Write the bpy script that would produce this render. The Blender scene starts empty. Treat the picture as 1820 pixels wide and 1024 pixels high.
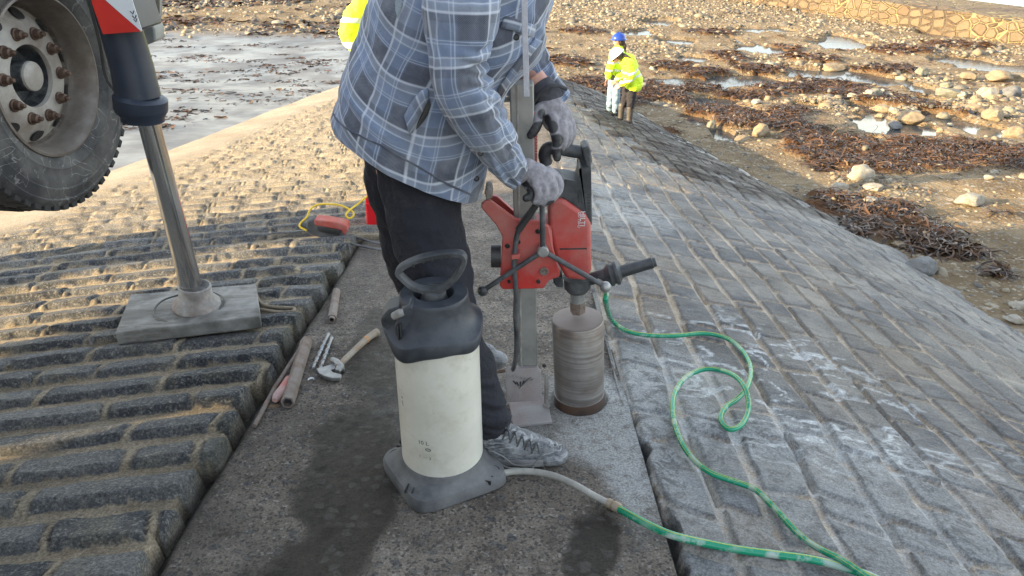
import bpy, bmesh, math, random
import numpy as np
from mathutils import Vector, Matrix
R = math.radians
random.seed(7); rng = np.random.default_rng(11)
sc = bpy.context.scene
# ---------------------------------------------------------------- camera
PITCH = 28.0; FPX = 1300.0; H = 1.45
cam_d = bpy.data.cameras.new('camera'); cam = bpy.data.objects.new('camera', cam_d)
sc.collection.objects.link(cam)
cam.location = (0, 0, H); cam.rotation_euler = (R(90 - PITCH), 0, 0)
cam_d.sensor_width = 36; cam_d.lens = 36 * FPX / 1820; cam_d.clip_end = 500; cam_d.clip_start = 0.05
sc.camera = cam
# ---------------------------------------------------------------- sky + sun
SUN_EL = 15.0
TRAVEL = 21.0                       # light travels this many degrees from +X towards +Y
w = bpy.data.worlds.new('World'); sc.world = w; w.use_nodes = True
nt = w.node_tree; bg = nt.nodes['Background']
sky = nt.nodes.new('ShaderNodeTexSky'); sky.sky_type = 'NISHITA'; sky.sun_disc = False
sx, sy = -math.cos(R(TRAVEL)), -math.sin(R(TRAVEL))     # towards the sun
sky.sun_elevation = R(SUN_EL); sky.sun_rotation = math.atan2(sx, sy)
sky.air_density = 1.2; sky.dust_density = 0.6; sky.ozone_density = 2.0
hs_ = nt.nodes.new('ShaderNodeHueSaturation'); hs_.inputs['Saturation'].default_value = .45      # sky colour greyed so that the shade turns less blue
nt.links.new(sky.outputs[0], hs_.inputs['Color']); nt.links.new(hs_.outputs[0], bg.inputs[0]); bg.inputs[1].default_value = 0.15
sd = bpy.data.lights.new('sun', 'SUN'); sun = bpy.data.objects.new('sun', sd); sc.collection.objects.link(sun)
sd.energy = 3.8; sd.angle = R(0.6); sd.color = (1.0, 0.75, 0.42)
S = Vector((sx * math.cos(R(SUN_EL)), sy * math.cos(R(SUN_EL)), math.sin(R(SUN_EL))))
sun.rotation_euler = S.to_track_quat('Z', 'Y').to_euler(); sun.location = S * 30
sc.view_settings.view_transform = 'Standard'; sc.view_settings.look = 'None'
sc.view_settings.exposure = 2.16; sc.view_settings.gamma = 1.0
# ---------------------------------------------------------------- helpers
_C, _S = math.cos(R(PITCH)), math.sin(R(PITCH))
def ray(px, py):
    a = (px - 910) / FPX; u = (512 - py) / FPX
    return Vector((a, _C + _S * u, -_S + _C * u))
CAM = Vector((0, 0, H))
def D(px, py, t): return CAM + ray(px, py) * t            # by distance along the view axis
def V(px, py, Y):                                        # on the vertical plane y = Y
    r = ray(px, py); return CAM + r * (Y / r.y)

def hash2(i, j, s=0):
    h = (np.asarray(i).astype(np.int64) * 374761393 + np.asarray(j).astype(np.int64) * 668265263 + s * 974634777) & 0xffffffff
    h = ((h ^ (h >> 13)) * 1274126177) & 0xffffffff
    h = (h ^ (h >> 16)) & 0xffffffff
    return h / 4294967295.0
def vnoise(x, y, s=0):
    xi = np.floor(x); yi = np.floor(y); fx = x - xi; fy = y - yi
    fx = fx * fx * (3 - 2 * fx); fy = fy * fy * (3 - 2 * fy)
    a = hash2(xi, yi, s); b = hash2(xi + 1, yi, s); c = hash2(xi, yi + 1, s); d = hash2(xi + 1, yi + 1, s)
    return (a * (1 - fx) + b * fx) * (1 - fy) + (c * (1 - fx) + d * fx) * fy
def fbm(x, y, o=4, s=0):
    v = 0; a = 0.5; n = 0
    for k in range(o):
        v = v + a * vnoise(x * 2 ** k + 17.3 * k, y * 2 ** k - 9.1 * k, s + k); n += a; a *= 0.5
    return v / n
def sst(a, b, x):
    t = np.clip((x - a) / (b - a), 0, 1); return t * t * (3 - 2 * t)

XL, XR = -0.98, 0.45
def xedge(y): return -4.15 + 0.12 * (y - 7.7) + 0.05 * np.sin(y * .9)
def prof(x, y):
    dl = np.maximum(XL - x, 0); dr = np.maximum(x - XR, 0)
    k = 1 + .08 * np.maximum(y - 7, 0)
    return -(.05 * dl + .012 * dl * dl) - (.12 * dr + .04 * dr * dr) * k
def zs(x, y): return -0.114 * y + prof(x, y)
def zb0(x, y):
    yy = np.where(y < 16, y, 16 + 8 * (1 - np.exp(-(np.maximum(y, 16) - 16) / 8)) * .45)
    return -.9 - .1 * yy + .45 * (1 - sst(-3.5, 0, x)) * (1 - sst(34, 46, y)) 
def zw(x, y): return zb0(x, y)
def gz(x, y):
    x = float(x); y = float(y)
    if x > float(xedge(np.float64(y))) and y < 15.6:
        a = float(zs(np.float64(x), np.float64(y))); b = float(zb0(np.float64(x), np.float64(y)))
        return max(a, b)
    return float(zb0(np.float64(x), np.float64(y)))
def G(px, py, lift=0.0):                                  # where the view ray meets the ground (raised by lift)
    r = ray(px, py); t = .6
    while t < 120:
        p = CAM + r * t
        if p.z < gz(p.x, p.y) + lift: break
        st = .05 if t < 12 else .2; t += st
    lo, hi = t - .25, t
    for _ in range(18):
        m = (lo + hi) / 2; p = CAM + r * m
        if p.z < gz(p.x, p.y) + lift: hi = m
        else: lo = m
    return CAM + r * hi

ORG = {}
def mesh_obj(name, Vs, Fs, m=None, parent=None, loc=None, smooth=True, attrs=None, mods=None):
    me = bpy.data.meshes.new(name)
    Vs = np.asarray(Vs, dtype=np.float64).reshape(-1, 3)
    base = Vector((0, 0, 0))
    if parent is not None: base = ORG[parent.name]
    elif loc is not None: base = Vector(loc)
    Vl = Vs - np.array(base)
    if isinstance(Fs, np.ndarray):
        n = Fs.shape[1]; nf = Fs.shape[0]
        me.vertices.add(len(Vl)); me.vertices.foreach_set('co', Vl.astype(np.float32).ravel())
        me.loops.add(nf * n); me.loops.foreach_set('vertex_index', Fs.astype(np.int32).ravel())
        me.polygons.add(nf); me.polygons.foreach_set('loop_start', np.arange(0, nf * n, n, dtype=np.int32))
        me.polygons.foreach_set('loop_total', np.full(nf, n, dtype=np.int32))
        me.update(calc_edges=True)
    else:
        me.from_pydata([tuple(v) for v in Vl], [], [list(f) for f in Fs]); me.update()
    if smooth is True: me.polygons.foreach_set('use_smooth', [True] * len(me.polygons))
    if attrs:
        for k, a in attrs.items():
            a = np.asarray(a, dtype=np.float32)
            if a.ndim == 1:
                at = me.attributes.new(k, 'FLOAT', 'POINT'); at.data.foreach_set('value', a)
            else:
                at = me.attributes.new(k, 'FLOAT_VECTOR', 'POINT'); at.data.foreach_set('vector', a.ravel())
    if m: me.materials.append(m)
    o = bpy.data.objects.new(name, me); sc.collection.objects.link(o)
    if parent is not None: o.parent = parent
    elif loc is not None: o.location = base
    ORG[o.name] = base
    if smooth == 'auto':
        me.polygons.foreach_set('use_smooth', [True] * len(me.polygons))
        md = me  # sharp edges by angle
        bm = bmesh.new(); bm.from_mesh(me)
        for e in bm.edges:
            if len(e.link_faces) == 2 and e.calc_face_angle(0) > R(38): e.smooth = False
        bm.to_mesh(me); bm.free()
    return o
def bevel(o, wd=.003, seg=2):
    b = o.modifiers.new('bevel', 'BEVEL'); b.width = wd; b.segments = seg; b.limit_method = 'ANGLE'; b.angle_limit = R(35)
    b.harden_normals = False
    return o
def tag(o, label, cat, group=None):
    o['label'] = label; o['category'] = cat
    if group: o['group'] = group
    return o
def thing(name, loc, label, cat, group=None):
    o = bpy.data.objects.new(name, None); sc.collection.objects.link(o); o.location = loc
    o.empty_display_size = .1
    ORG[o.name] = Vector(loc); return tag(o, label, cat, group)

class MB:
    def __init__(s): s.v = []; s.f = []
    def add(s, V_, F_):
        n = len(s.v); s.v += [Vector(v) for v in V_]; s.f += [[i + n for i in f] for f in F_]; return s
    def box(s, c, size, M=None):
        x, y, z = [k / 2 for k in size]; c = Vector(c)
        vs = [Vector((a * x, b * y, d * z)) for a in (-1, 1) for b in (-1, 1) for d in (-1, 1)]
        if M is not None: vs = [M @ v for v in vs]
        return s.add([v + c for v in vs], [(0, 1, 3, 2), (4, 6, 7, 5), (0, 4, 5, 1), (2, 3, 7, 6), (0, 2, 6, 4), (1, 5, 7, 3)])
    def tube(s, pts, r, n=10, cap=True, flat=1.0):
        pts = [Vector(p) for p in pts]; rs = r if hasattr(r, '__len__') else [r] * len(pts)
        up = None; rings = []
        for i, p in enumerate(pts):
            t = (pts[min(i + 1, len(pts) - 1)] - pts[max(i - 1, 0)])
            if t.length < 1e-9: t = Vector((0, 0, 1))
            t.normalize()
            if up is None:
                up = t.orthogonal().normalized()
            up = (up - t * up.dot(t))
            if up.length < 1e-6: up = t.orthogonal()
            up.normalize(); b = t.cross(up)
            rings.append([p + (up * math.cos(2 * math.pi * k / n) + b * math.sin(2 * math.pi * k / n) * flat) * rs[i] for k in range(n)])
        return s.rings(rings, cap)
    def rings(s, rings, cap=True, closed=False):
        n = len(rings[0]); base = len(s.v)
        for r_ in rings: s.v += [Vector(v) for v in r_]
        m = len(rings)
        for i in range(m - (0 if closed else 1)):
            for k in range(n):
                a = base + i * n + k; b = base + i * n + (k + 1) % n
                c = base + ((i + 1) % m) * n + (k + 1) % n; d = base + ((i + 1) % m) * n + k
                s.f.append([a, b, c, d])
        if cap and not closed:
            s.f.append([base + k for k in range(n)][::-1]); s.f.append([base + (m - 1) * n + k for k in range(n)])
        return s
    def lathe(s, c, axis, prof_, n=48, cap=True):
        """prof_: list of (distance along axis, radius)"""
        c = Vector(c); a = Vector(axis).normalized(); u = a.orthogonal().normalized(); b = a.cross(u)
        rings = [[c + a * h + (u * math.cos(2 * math.pi * k / n) + b * math.sin(2 * math.pi * k / n)) * max(r, 1e-4) for k in range(n)] for h, r in prof_]
        return s.rings(rings, cap)
    def ball(s, c, r, n=14, sc_=(1, 1, 1), M=None):
        c = Vector(c); rings = []
        m = n // 2 + 1
        for i in range(1, m):
            th = math.pi * i / m
            ring = [Vector((math.sin(th) * math.cos(2 * math.pi * k / n) * sc_[0], math.sin(th) * math.sin(2 * math.pi * k / n) * sc_[1], math.cos(th) * sc_[2])) * r for k in range(n)]
            if M is not None: ring = [M @ v for v in ring]
            rings.append([c + v for v in ring])
        return s.rings(rings, True)
    def prism(s, front, off):
        front = [Vector(p) for p in front]; off = Vector(off); n = len(front); b = len(s.v)
        s.v += front + [p + off for p in front]
        s.f.append([b + i for i in range(n)]); s.f.append([b + n + i for i in range(n)][::-1])
        for i in range(n):
            j = (i + 1) % n; s.f.append([b + j, b + i, b + n + i, b + n + j])
        return s
    def build(s, name, m, parent=None, loc=None, smooth='auto'):
        o = mesh_obj(name, s.v, s.f, m, parent, loc, smooth=False)
        me = o.data; bm = bmesh.new(); bm.from_mesh(me); bmesh.ops.recalc_face_normals(bm, faces=bm.faces)
        if smooth:
            for f in bm.faces: f.smooth = True
            if smooth == 'auto':
                for e in bm.edges:
                    if len(e.link_faces) == 2 and e.calc_face_angle(0) > R(38): e.smooth = False
        bm.to_mesh(me); bm.free(); return o
def voxel(mb, size, name, m, parent=None, loc=None, smooth_it=6, fn=None):
    """one continuous skin grown round overlapping solids"""
    o = mesh_obj(name, mb.v, mb.f, m, parent, loc, smooth=True)
    bm = bmesh.new(); bm.from_mesh(o.data); bmesh.ops.recalc_face_normals(bm, faces=bm.faces); bm.to_mesh(o.data); bm.free()
    r_ = o.modifiers.new('r', 'REMESH'); r_.mode = 'VOXEL'; r_.voxel_size = size; r_.use_smooth_shade = True
    if smooth_it:
        s_ = o.modifiers.new('s', 'SMOOTH'); s_.iterations = smooth_it; s_.factor = .5
    dg = bpy.context.evaluated_depsgraph_get(); dg.update()
    me = bpy.data.meshes.new_from_object(o.evaluated_get(dg)); old = o.data; o.modifiers.clear(); o.data = me
    me.materials.clear(); me.materials.append(m); bpy.data.meshes.remove(old); me.name = name
    if fn:
        n = len(me.vertices); co = np.empty(n * 3, np.float32); no = np.empty(n * 3, np.float32)
        me.vertices.foreach_get('co', co); me.vertices.foreach_get('normal', no)
        co = co.reshape(-1, 3) + np.array(ORG[o.name], np.float32); no = no.reshape(-1, 3)
        out = fn(co, no); at = None
        if isinstance(out, tuple): out, at = out
        me.vertices.foreach_set('co', (out - np.array(ORG[o.name], np.float32)).astype(np.float32).ravel())
        if at is not None:
            for k, a in at.items():
                x = me.attributes.new(k, 'FLOAT', 'POINT'); x.data.foreach_set('value', a.astype(np.float32))
        me.update()
    me.polygons.foreach_set('use_smooth', [True] * len(me.polygons))
    return o
def catmull(pts, n=8):
    P = [Vector(p) for p in pts]; P = [P[0] * 2 - P[1]] + P + [P[-1] * 2 - P[-2]]; out = []
    for i in range(1, len(P) - 2):
        for k in range(n):
            t = k / n; a, b, c, d = P[i - 1], P[i], P[i + 1], P[i + 2]
            out.append(.5 * ((2 * b) + (c - a) * t + (2 * a - 5 * b + 4 * c - d) * t * t + (3 * b - a - 3 * c + d) * t ** 3))
    out.append(P[-2]); return out
# ---------------------------------------------------------------- materials
class Mat:
    def __init__(s, name, rough=.8, metal=0, spec=.5):
        s.m = bpy.data.materials.new(name); s.m.use_nodes = True; s.t = s.m.node_tree; s.p = s.t.nodes['Principled BSDF']
        s.p.inputs['Roughness'].default_value = rough; s.p.inputs['Metallic'].default_value = metal
        s.p.inputs['Specular IOR Level'].default_value = spec; s._co = None
    def n(s, typ, **k):
        nd = s.t.nodes.new(typ)
        for a, b in k.items(): setattr(nd, a, b)
        return nd
    def l(s, a, b): s.t.links.new(a, b)
    def co(s):
        if s._co is None: s._co = s.n('ShaderNodeTexCoord').outputs['Object']
        return s._co
    def noise(s, scale, det=4, rough=.55, vec=None, dist=0):
        nd = s.n('ShaderNodeTexNoise'); nd.inputs['Scale'].default_value = scale; nd.inputs['Detail'].default_value = det
        nd.inputs['Roughness'].default_value = rough; nd.inputs['Distortion'].default_value = dist
        s.l(vec or s.co(), nd.inputs['Vector']); return nd.outputs['Fac']
    def voro(s, scale, feat='F1', out='Distance', vec=None, rnd=1):
        nd = s.n('ShaderNodeTexVoronoi'); nd.feature = feat; nd.inputs['Scale'].default_value = scale
        nd.inputs['Randomness'].default_value = rnd
        s.l(vec or s.co(), nd.inputs['Vector']); return nd.outputs[out]
    def ramp(s, fac, stops):
        nd = s.n('ShaderNodeValToRGB'); e = nd.color_ramp.elements
        while len(e) < len(stops): e.new(.5)
        for k, (p, c) in enumerate(stops):
            e[k].position = p; e[k].color = (c, c, c, 1) if not hasattr(c, '__len__') else (*c[:3], 1)
        s.l(fac, nd.inputs[0]); return nd.outputs[0]
    def mix(s, fac, a, b, mode='MIX'):
        nd = s.n('ShaderNodeMix'); nd.data_type = 'RGBA'; nd.blend_type = mode
        for inp, v in ((nd.inputs[0], fac), (nd.inputs[6], a), (nd.inputs[7], b)):
            if isinstance(v, bpy.types.NodeSocket): s.l(v, inp)
            elif hasattr(v, '__len__'): inp.default_value = (*v[:3], 1)
            else: inp.default_value = v
        return nd.outputs[2]
    def math(s, op, a, b=0.0, clamp=False):
        nd = s.n('ShaderNodeMath'); nd.operation = op; nd.use_clamp = clamp
        for inp, v in ((nd.inputs[0], a), (nd.inputs[1], b)):
            if isinstance(v, bpy.types.NodeSocket): s.l(v, inp)
            else: inp.default_value = v
        return nd.outputs[0]
    def attr(s, name):
        nd = s.n('ShaderNodeAttribute'); nd.attribute_name = name; return nd
    def sv(s, vec, sc_):
        nd = s.n('ShaderNodeMapping'); nd.inputs['Scale'].default_value = sc_; s.l(vec, nd.inputs[0]); return nd.outputs[0]
    def color(s, c):
        if isinstance(c, bpy.types.NodeSocket): s.l(c, s.p.inputs['Base Color'])
        else: s.p.inputs['Base Color'].default_value = (*c, 1)
        return s
    def rough(s, v): s.l(v, s.p.inputs['Roughness']); return s
    def bump(s, hgt, strength=.5, dist=.01):
        nd = s.n('ShaderNodeBump'); nd.inputs['Strength'].default_value = strength; nd.inputs['Distance'].default_value = dist
        s.l(hgt, nd.inputs['Height'])
        if s.p.inputs['Normal'].is_linked: s.l(s.p.inputs['Normal'].links[0].from_socket, nd.inputs['Normal'])
        s.l(nd.outputs[0], s.p.inputs['Normal']); return s
def simple(name, c1, c2=None, scale=20, rough=.7, metal=0, bump=.0, bscale=None, dist=.004, dust=None, dustc=(.42, .41, .38), spec=.5):
    k = Mat(name, rough, metal, spec); col = k.mix(k.ramp(k.noise(scale, 5, .6), [(.35, 0), (.65, 1)]), c1, c2 or [x * .7 for x in c1])
    if dust:
        f = k.ramp(k.noise(scale * .37, 6, .7), [(.62 - dust * .4, 0), (.78 - dust * .2, 1)])
        f = k.math('MULTIPLY', f, .75); col = k.mix(f, col, dustc)
        k.rough(k.mix(f, (rough,) * 3, (.9,) * 3))
    k.color(col)
    if bump: k.bump(k.noise(bscale or scale * 3, 5, .6), bump, dist)
    return k.m
# ================================================================ the slipway
def ell(x, y, cx, cy, rx, ry, ang=0, soft=.35, s=0, ns=2.2, na=.5):
    c, s_ = math.cos(ang), math.sin(ang); dx = x - cx; dy = y - cy
    u = (dx * c + dy * s_) / rx; v = (-dx * s_ + dy * c) / ry
    d = np.sqrt(u * u + v * v) + na * (fbm(x * ns, y * ns, 4, 40 + s) - .5) * 2
    return 1 - sst(1 - soft, 1 + soft * .3, d)
ROWA = R(7.0)
def stones_left(x, y):
    ca, sa = math.cos(ROWA), math.sin(ROWA)
    s = x * ca + y * sa; r = -x * sa + y * ca
    r = r + .02 * (fbm(s * 1.2, r * .8, 2, 3) - .5) * 2
    P = .178; row = np.floor(r / P); f = (r / P - row) * P
    wst = .114 + .02 * (hash2(row, row * 0, 4) - .5)
    L = .345; off = hash2(row, 0 * row, 5) * L * 3
    q = (s + off) / L; k = np.floor(q)
    def bd(k): return (k + .60 * (hash2(k, row, 6) - .5)) * L
    pos = s + off + (f - .05) * .35 * (hash2(row, 0 * row, 8) - .3)
    k = np.where(pos < bd(k), k - 1, k); k = np.where(pos >= bd(k + 1), k + 1, k)
    j = .009 + .013 * hash2(k, row, 9) ** 1.5
    e = (fbm(s * 9, r * 9, 3, 12) - .5)
    dx_ = np.minimum(pos - bd(k), bd(k + 1) - pos) - j + e * .02
    dy0 = f - .004 - .012 * hash2(k, row, 14) + e * .022; dy1 = wst - f + e * .02 + .012 * hash2(k, row, 15)
    d = np.minimum(dx_, np.minimum(dy0, dy1))
    m = sst(-.002, .005, np.minimum(dx_ + .003, np.minimum(dy0 + .013, dy1 + .003)))
    e2 = fbm(s * 26, r * 26, 3, 23) - .5
    tilt = np.clip(f / wst, 0, 1)
    near_edge = .030 + .012 * hash2(k, row, 10) + .008 * (fbm(s * 5, row, 2, 24) - .5)
    top = near_edge * (1 - .50 * tilt ** 1.6) + .007 * (fbm(s * 8, r * 14, 4, 21) - .5) * 2 + .003 * e2
    h = sst(-.003, .010, dy0 + .004 * e2) * sst(-.002, .012, np.minimum(dx_, dy1 + .002))
    hgt = top * h * (1 - .45 * (hash2(k, row, 18) > .94))
    inrow = sst(-.010, .008, np.minimum(f - .008, wst - f))
    mfill = near_edge * (1 - .50 * tilt ** 1.6) * np.minimum(.95, .42 + .45 * (fbm(s * 4, r * 4, 2, 25)) + .35 * sst(3, 6, y)) * inrow
    mort = (1 - m) * (mfill * (1 - h) + .005 * (fbm(s * 6, r * 6, 4, 22) - .5))
    return hgt + mort, m, hash2(k, row, 13)
def k0(y, off, L): return np.floor((y + off) / L / 3)
def stones_right(x, y):
    d = x - XR + .06 * (fbm(x * 1.1, y * .7, 2, 31) - .5) * 2 + .035 * (fbm(x * 5, y * 3, 2, 32) - .5)
    P = .182; col = np.floor(d / P); f = d / P - col
    f = f * P; L = .27; off = hash2(col, 0 * col, 33) * L * 3
    pos = y + off + f * .55 * (hash2(col, k0(y, off, L), 37) - .1) + .012 * (fbm(x * 6, y * 6, 2, 34) - .5)
    k = np.floor(pos / L)
    def bd(k): return (k + .75 * (hash2(k, col, 35) - .5)) * L
    k = np.where(pos < bd(k), k - 1, k); k = np.where(pos >= bd(k + 1), k + 1, k)
    e = fbm(x * 10, y * 10, 3, 36) - .5
    gx = np.minimum(f, P - f) - .007 - .010 * hash2(col, k * 0, 38) + e * .014
    gy = np.minimum(pos - bd(k), bd(k + 1) - pos) - .0085 + e * .014
    g = np.minimum(gx, gy); m = sst(-.001, .006, g)
    t1 = hash2(k, col, 39) - .5; t2 = hash2(k, col, 40) - .5
    hgt = sst(-.002, .012, g) * (.011 + .012 * hash2(k, col, 41) + t1 * .07 * (f - P / 2) + t2 * .06 * (pos - bd(k) - L / 2))
    # layered slate grain along the stone
    lay = fbm(x * 9 + y * 5 + 9 * t1, (x * .30 - y) * 17 + 9 * t2, 4, 44)
    hgt = hgt + m * .014 * (lay - .5)
    crev = (sst(.55, .8, hash2(k, col, 45))) * (1 - sst(0, .012, np.abs(f - .004))) * .022
    return hgt - crev + (1 - m) * .006 * (fbm(x * 8, y * 8, 3, 46) - .5), m, hash2(k, col, 43)

def grid(xs, ys):
    X, Y = np.meshgrid(xs, ys); ny, nx = X.shape
    i = np.arange(ny * nx).reshape(ny, nx)
    F = np.stack([i[:-1, :-1].ravel(), i[:-1, 1:].ravel(), i[1:, 1:].ravel(), i[1:, :-1].ravel()], 1)
    return X, Y, F
def yseq(a, b, k, mx, mn):
    out = [a]
    while out[-1] < b: out.append(out[-1] + min(mx, max(mn, k * (abs(out[-1]) / 2) ** 1.3)))
    return np.array(out)
ys = yseq(-2.5, 15.6, .0085, .03, .0085)
ys = ys[(ys > .5) | (np.arange(len(ys)) % 4 == 0)]
# --- left: long setts laid in raised courses, with a smooth cement apron on the far side
xs = np.concatenate([np.linspace(-4.6, -2.8, 110)[:-1], np.linspace(-2.8, XL + .05, 190)])
X, Y, F = grid(xs, ys)
XE = xedge(Y); 
XLF = XL + .34 * sst(4.30, 4.36, Y)          # higher up, the courses run on across part of the strip
u = (X + 4.6) / (XL + .05 + 4.6); X = XE + u * (XLF + .05 - XE)
h, m, tone = stones_left(X, Y)
ap = 1 - sst(.55, .95, (X - XE) + .35 * (fbm(X * 1.3, Y * 1.3, 3, 60) - .5) + np.maximum(0, 5 - Y) * .3)
flat = ap
h = h * (1 - flat) + flat * (.032 + .008 * fbm(X * 4, Y * 4, 4, 61)); m = m * (1 - flat)
endj = XLF - .015 + .06 * (hash2(np.floor((-X * math.sin(ROWA) + Y * math.cos(ROWA)) / .178), X * 0, 62) - .6) + .02 * (fbm(X * 12, Y * 12, 3, 63) - .5)
ins = 1 - sst(-.014, .006, X - endj - .012 * (m - .5) * 2)
Z = zs(X, Y) + (h + .035) * ins - .06 * (1 - ins) + .03 * (fbm(X * .5, Y * .5, 3, 64) - .5)
Z = Z - .16 * (1 - sst(0, .02, X - XE))
m = m * (1 - sst(.004, .016, X - endj)) * (1 - .6 * sst(4.2, 6.5, Y + .8 * (fbm(X, Y, 3, 66) - .5)))     # paler stones towards the beach
moss = sst(-.10, -.02, X - XL) * sst(.55, .72, fbm(X * 5, Y * 5, 4, 65)) * .5
VS = np.stack([X, Y, Z], -1).reshape(-1, 3)
att_left = dict(stone=m.ravel(), tone=tone.ravel(), apron=ap.ravel(), moss=moss.ravel(), crack=(1 - ins).ravel())
# --- right: slate setts running down a curved wall face
xs2 = np.concatenate([[XR - .03, XR - .02, XR - .01], np.arange(XR, XR + 1.5, .0085), np.arange(XR + 1.5, XR + 4.3, .014)])
xs2 = np.unique(np.round(xs2, 4))
ysr = ys
X2, Y2, F2 = grid(xs2, ysr)
h2, m2, tone2 = stones_right(X2, Y2)
far2 = sst(1.7, 2.6, X2 - XR + .3 * (fbm(X2, Y2, 3, 70) - .5) + .12 * np.maximum(0, Y2 - 5))
bulge = fbm(X2 * 4.2, Y2 * 4.2, 3, 71)
h2 = h2 * (.95 - .3 * far2) + far2 * .045 * (bulge - .5)
crk = 1 - sst(.002, .012, X2 - XR - .004 - .05 * (fbm(X2 * 0 + 3, Y2 * 9, 5, 72) - .5) * 2)
crk = crk * (1 - .85 * sst(2.05, 2.3, Y2 + .2 * (fbm(X2 * 0, Y2 * 3, 2, 75) - .5)))
Z2 = zs(X2, Y2) + h2 - .045 * crk + .035 * (fbm(X2 * .7, Y2 * .7, 3, 73) - .5) * sst(0, .3, X2 - XR)
slur = np.maximum(ell(X2, Y2, .62, 2.35, .45, .55, 0, .8, 1), ell(X2, Y2, 1.0, 2.1, .9, .30, -.2, .8, 2))
slur = np.maximum(slur, .58 * (1 - sst(1.8, 3.0, Y2 + .5 * (X2 - 1.2) + .6 * (fbm(X2 * 1.5, Y2 * 1.5, 3, 77) - .5))))
slur = np.maximum(slur, .8 * ell(X2, Y2, 1.3, 1.75, 1.1, .55, -.2, .9, 3))
slur = np.maximum(slur, ell(X2, Y2, .55, 2.15, .16, .7, 0, .5, 14))
slur = np.maximum(slur, .7 * ell(X2, Y2, .85, 5.3, .45, 1.1, .1, .9, 4))
run = (1 - sst(.0, .030, np.abs(fbm(X2 * 3.2 + 5, Y2 * 6.5, 5, 76) - .5))) * ell(X2, Y2, 1.25, 2.55, 1.1, .75, -.25, .6, 5)
fh = zs(X2, Y2) - zb0(X2, Y2)
weed2 = sst(.50, .53, fbm(X2 * 3.5, Y2 * 1.6, 5, 74) + .22 * (1 - np.abs(fh - .34) / .24).clip(-1, 1) + .05)
weed2 = weed2 * (1 - sst(.56, .70, fh)) * sst(6, 8, Y2) * sst(.02, .10, fh)
toe = sst(-.0, .1, .16 - (zs(X2, Y2) - zb0(X2, Y2))) * sst(5.5, 7, Y2)
Z2 = Z2 + .02 * weed2
att_right = dict(stone=m2.ravel(), tone=tone2.ravel(), slurry=slur.ravel(), run=run.ravel(), weed=weed2.ravel(), toe=toe.ravel(), crack=crk.ravel(), far=far2.ravel())
VS2 = np.stack([X2, Y2, Z2], -1).reshape(-1, 3)
# --- the concrete strip along the crest
xs3 = np.linspace(XL - .03, XR - .006, 200); X3, Y3, F3 = grid(xs3, ys)
st = hash2(np.floor(Y3 / .9), 0 * X3, 80)
Z3 = zs(X3, Y3) + .012 * (fbm(X3 * 2, Y3 * 2, 3, 81) - .5) + .007 * (fbm(X3 * 16, Y3 * 16, 3, 82) - .5)
rough3 = ell(X3, Y3, -.75, 1.9, .35, 1.2, .1, .5, 6)
Z3 = Z3 + rough3 * .010 * (fbm(X3 * 30, Y3 * 30, 3, 83) - .5)
g = fbm(X3 * 0 + 1, Y3 * 5, 3, 84)
Z3 = Z3 - .05 * (1 - sst(0, .05, X3 - XL + .02 + .03 * (g - .5)))
HX, HY = .262, 2.315; HR = .105
hole = 1 - sst(HR - .004, HR + .004, np.hypot(X3 - HX, Y3 - HY)); Z3 = Z3 - .04 * hole
wet = np.maximum(ell(X3, Y3, -.53, 1.78, .17, .72, -.08, .28, 7, 4.5, .9), ell(X3, Y3, -.60, 2.75, .15, .40, .1, .2, 8, 4, .8) * .8)
wet = np.maximum(wet, ell(X3, Y3, .20, 1.42, .08, .30, -.2, .2, 9, 6, .7))
slu3 = np.maximum(ell(X3, Y3, .33, 2.15, .22, .42, 0, .6, 11, 5), ell(X3, Y3, .38, 1.8, .1, .3, 0, .7, 12, 5))
slu3 = np.maximum(slu3, .6 * ell(X3, Y3, -.15, 2.2, .4, .35, 0, .8, 13, 4))
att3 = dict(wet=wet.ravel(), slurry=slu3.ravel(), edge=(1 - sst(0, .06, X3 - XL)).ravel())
VS3 = np.stack([X3, Y3, Z3], -1).reshape(-1, 3)

k = Mat('sett_stone', .85)
a = k.attr('stone').outputs['Fac']; tn = k.attr('tone').outputs['Fac']
n1 = k.noise(9, 6, .65); n2 = k.noise(60, 5, .7); n3 = k.noise(2.2, 4)
st_c = k.mix(k.ramp(k.math('ADD', k.math('MULTIPLY', n1, .7), k.math('MULTIPLY', tn, .35)), [(.36, 0), (.72, 1)]), (.050, .056, .066), (.190, .193, .192))
st_c = k.mix(k.ramp(n2, [(.5, 0), (.72, 1)]), st_c, (.30, .29, .26))
st_c = k.mix(k.ramp(n2, [(.28, 1), (.42, 0)]), st_c, (.030, .032, .035))
lich = k.math('MULTIPLY', k.ramp(k.noise(5.5, 6, .7), [(.52, 0), (.64, 1)]), .38)
st_c = k.mix(lich, st_c, (.30, .27, .19))
mo_c = k.mix(k.ramp(k.noise(14, 6, .7), [(.35, 0), (.65, 1)]), (.33, .265, .18), (.52, .435, .31))
mo_c = k.mix(k.ramp(k.noise(3.1, 4), [(.45, 0), (.66, .6)]), mo_c, (.25, .215, .155))
col = k.mix(a, mo_c, st_c)
ac = k.mix(k.ramp(k.noise(1.6, 6, .65), [(.35, 0), (.65, 1)]), (.30, .235, .16), (.44, .37, .27))
col = k.mix(k.attr('apron').outputs['Fac'], col, ac)
col = k.mix(k.math('MULTIPLY', k.attr('moss').outputs['Fac'], .8), col, (.055, .062, .028))
col = k.mix(k.math('MULTIPLY', k.attr('crack').outputs['Fac'], .85), col, (.035, .032, .026))
gr1 = k.ramp(k.noise(120, 4, .7), [(.30, .45), (.5, 1), (.72, 1.7)]); col = k.mix(1.0, col, gr1, 'MULTIPLY')
k.color(col)
k.bump(k.noise(24, 10, .78), 1.0, .030); k.bump(k.noise(110, 5, .75), .9, .008)
M_left = k.m
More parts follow.
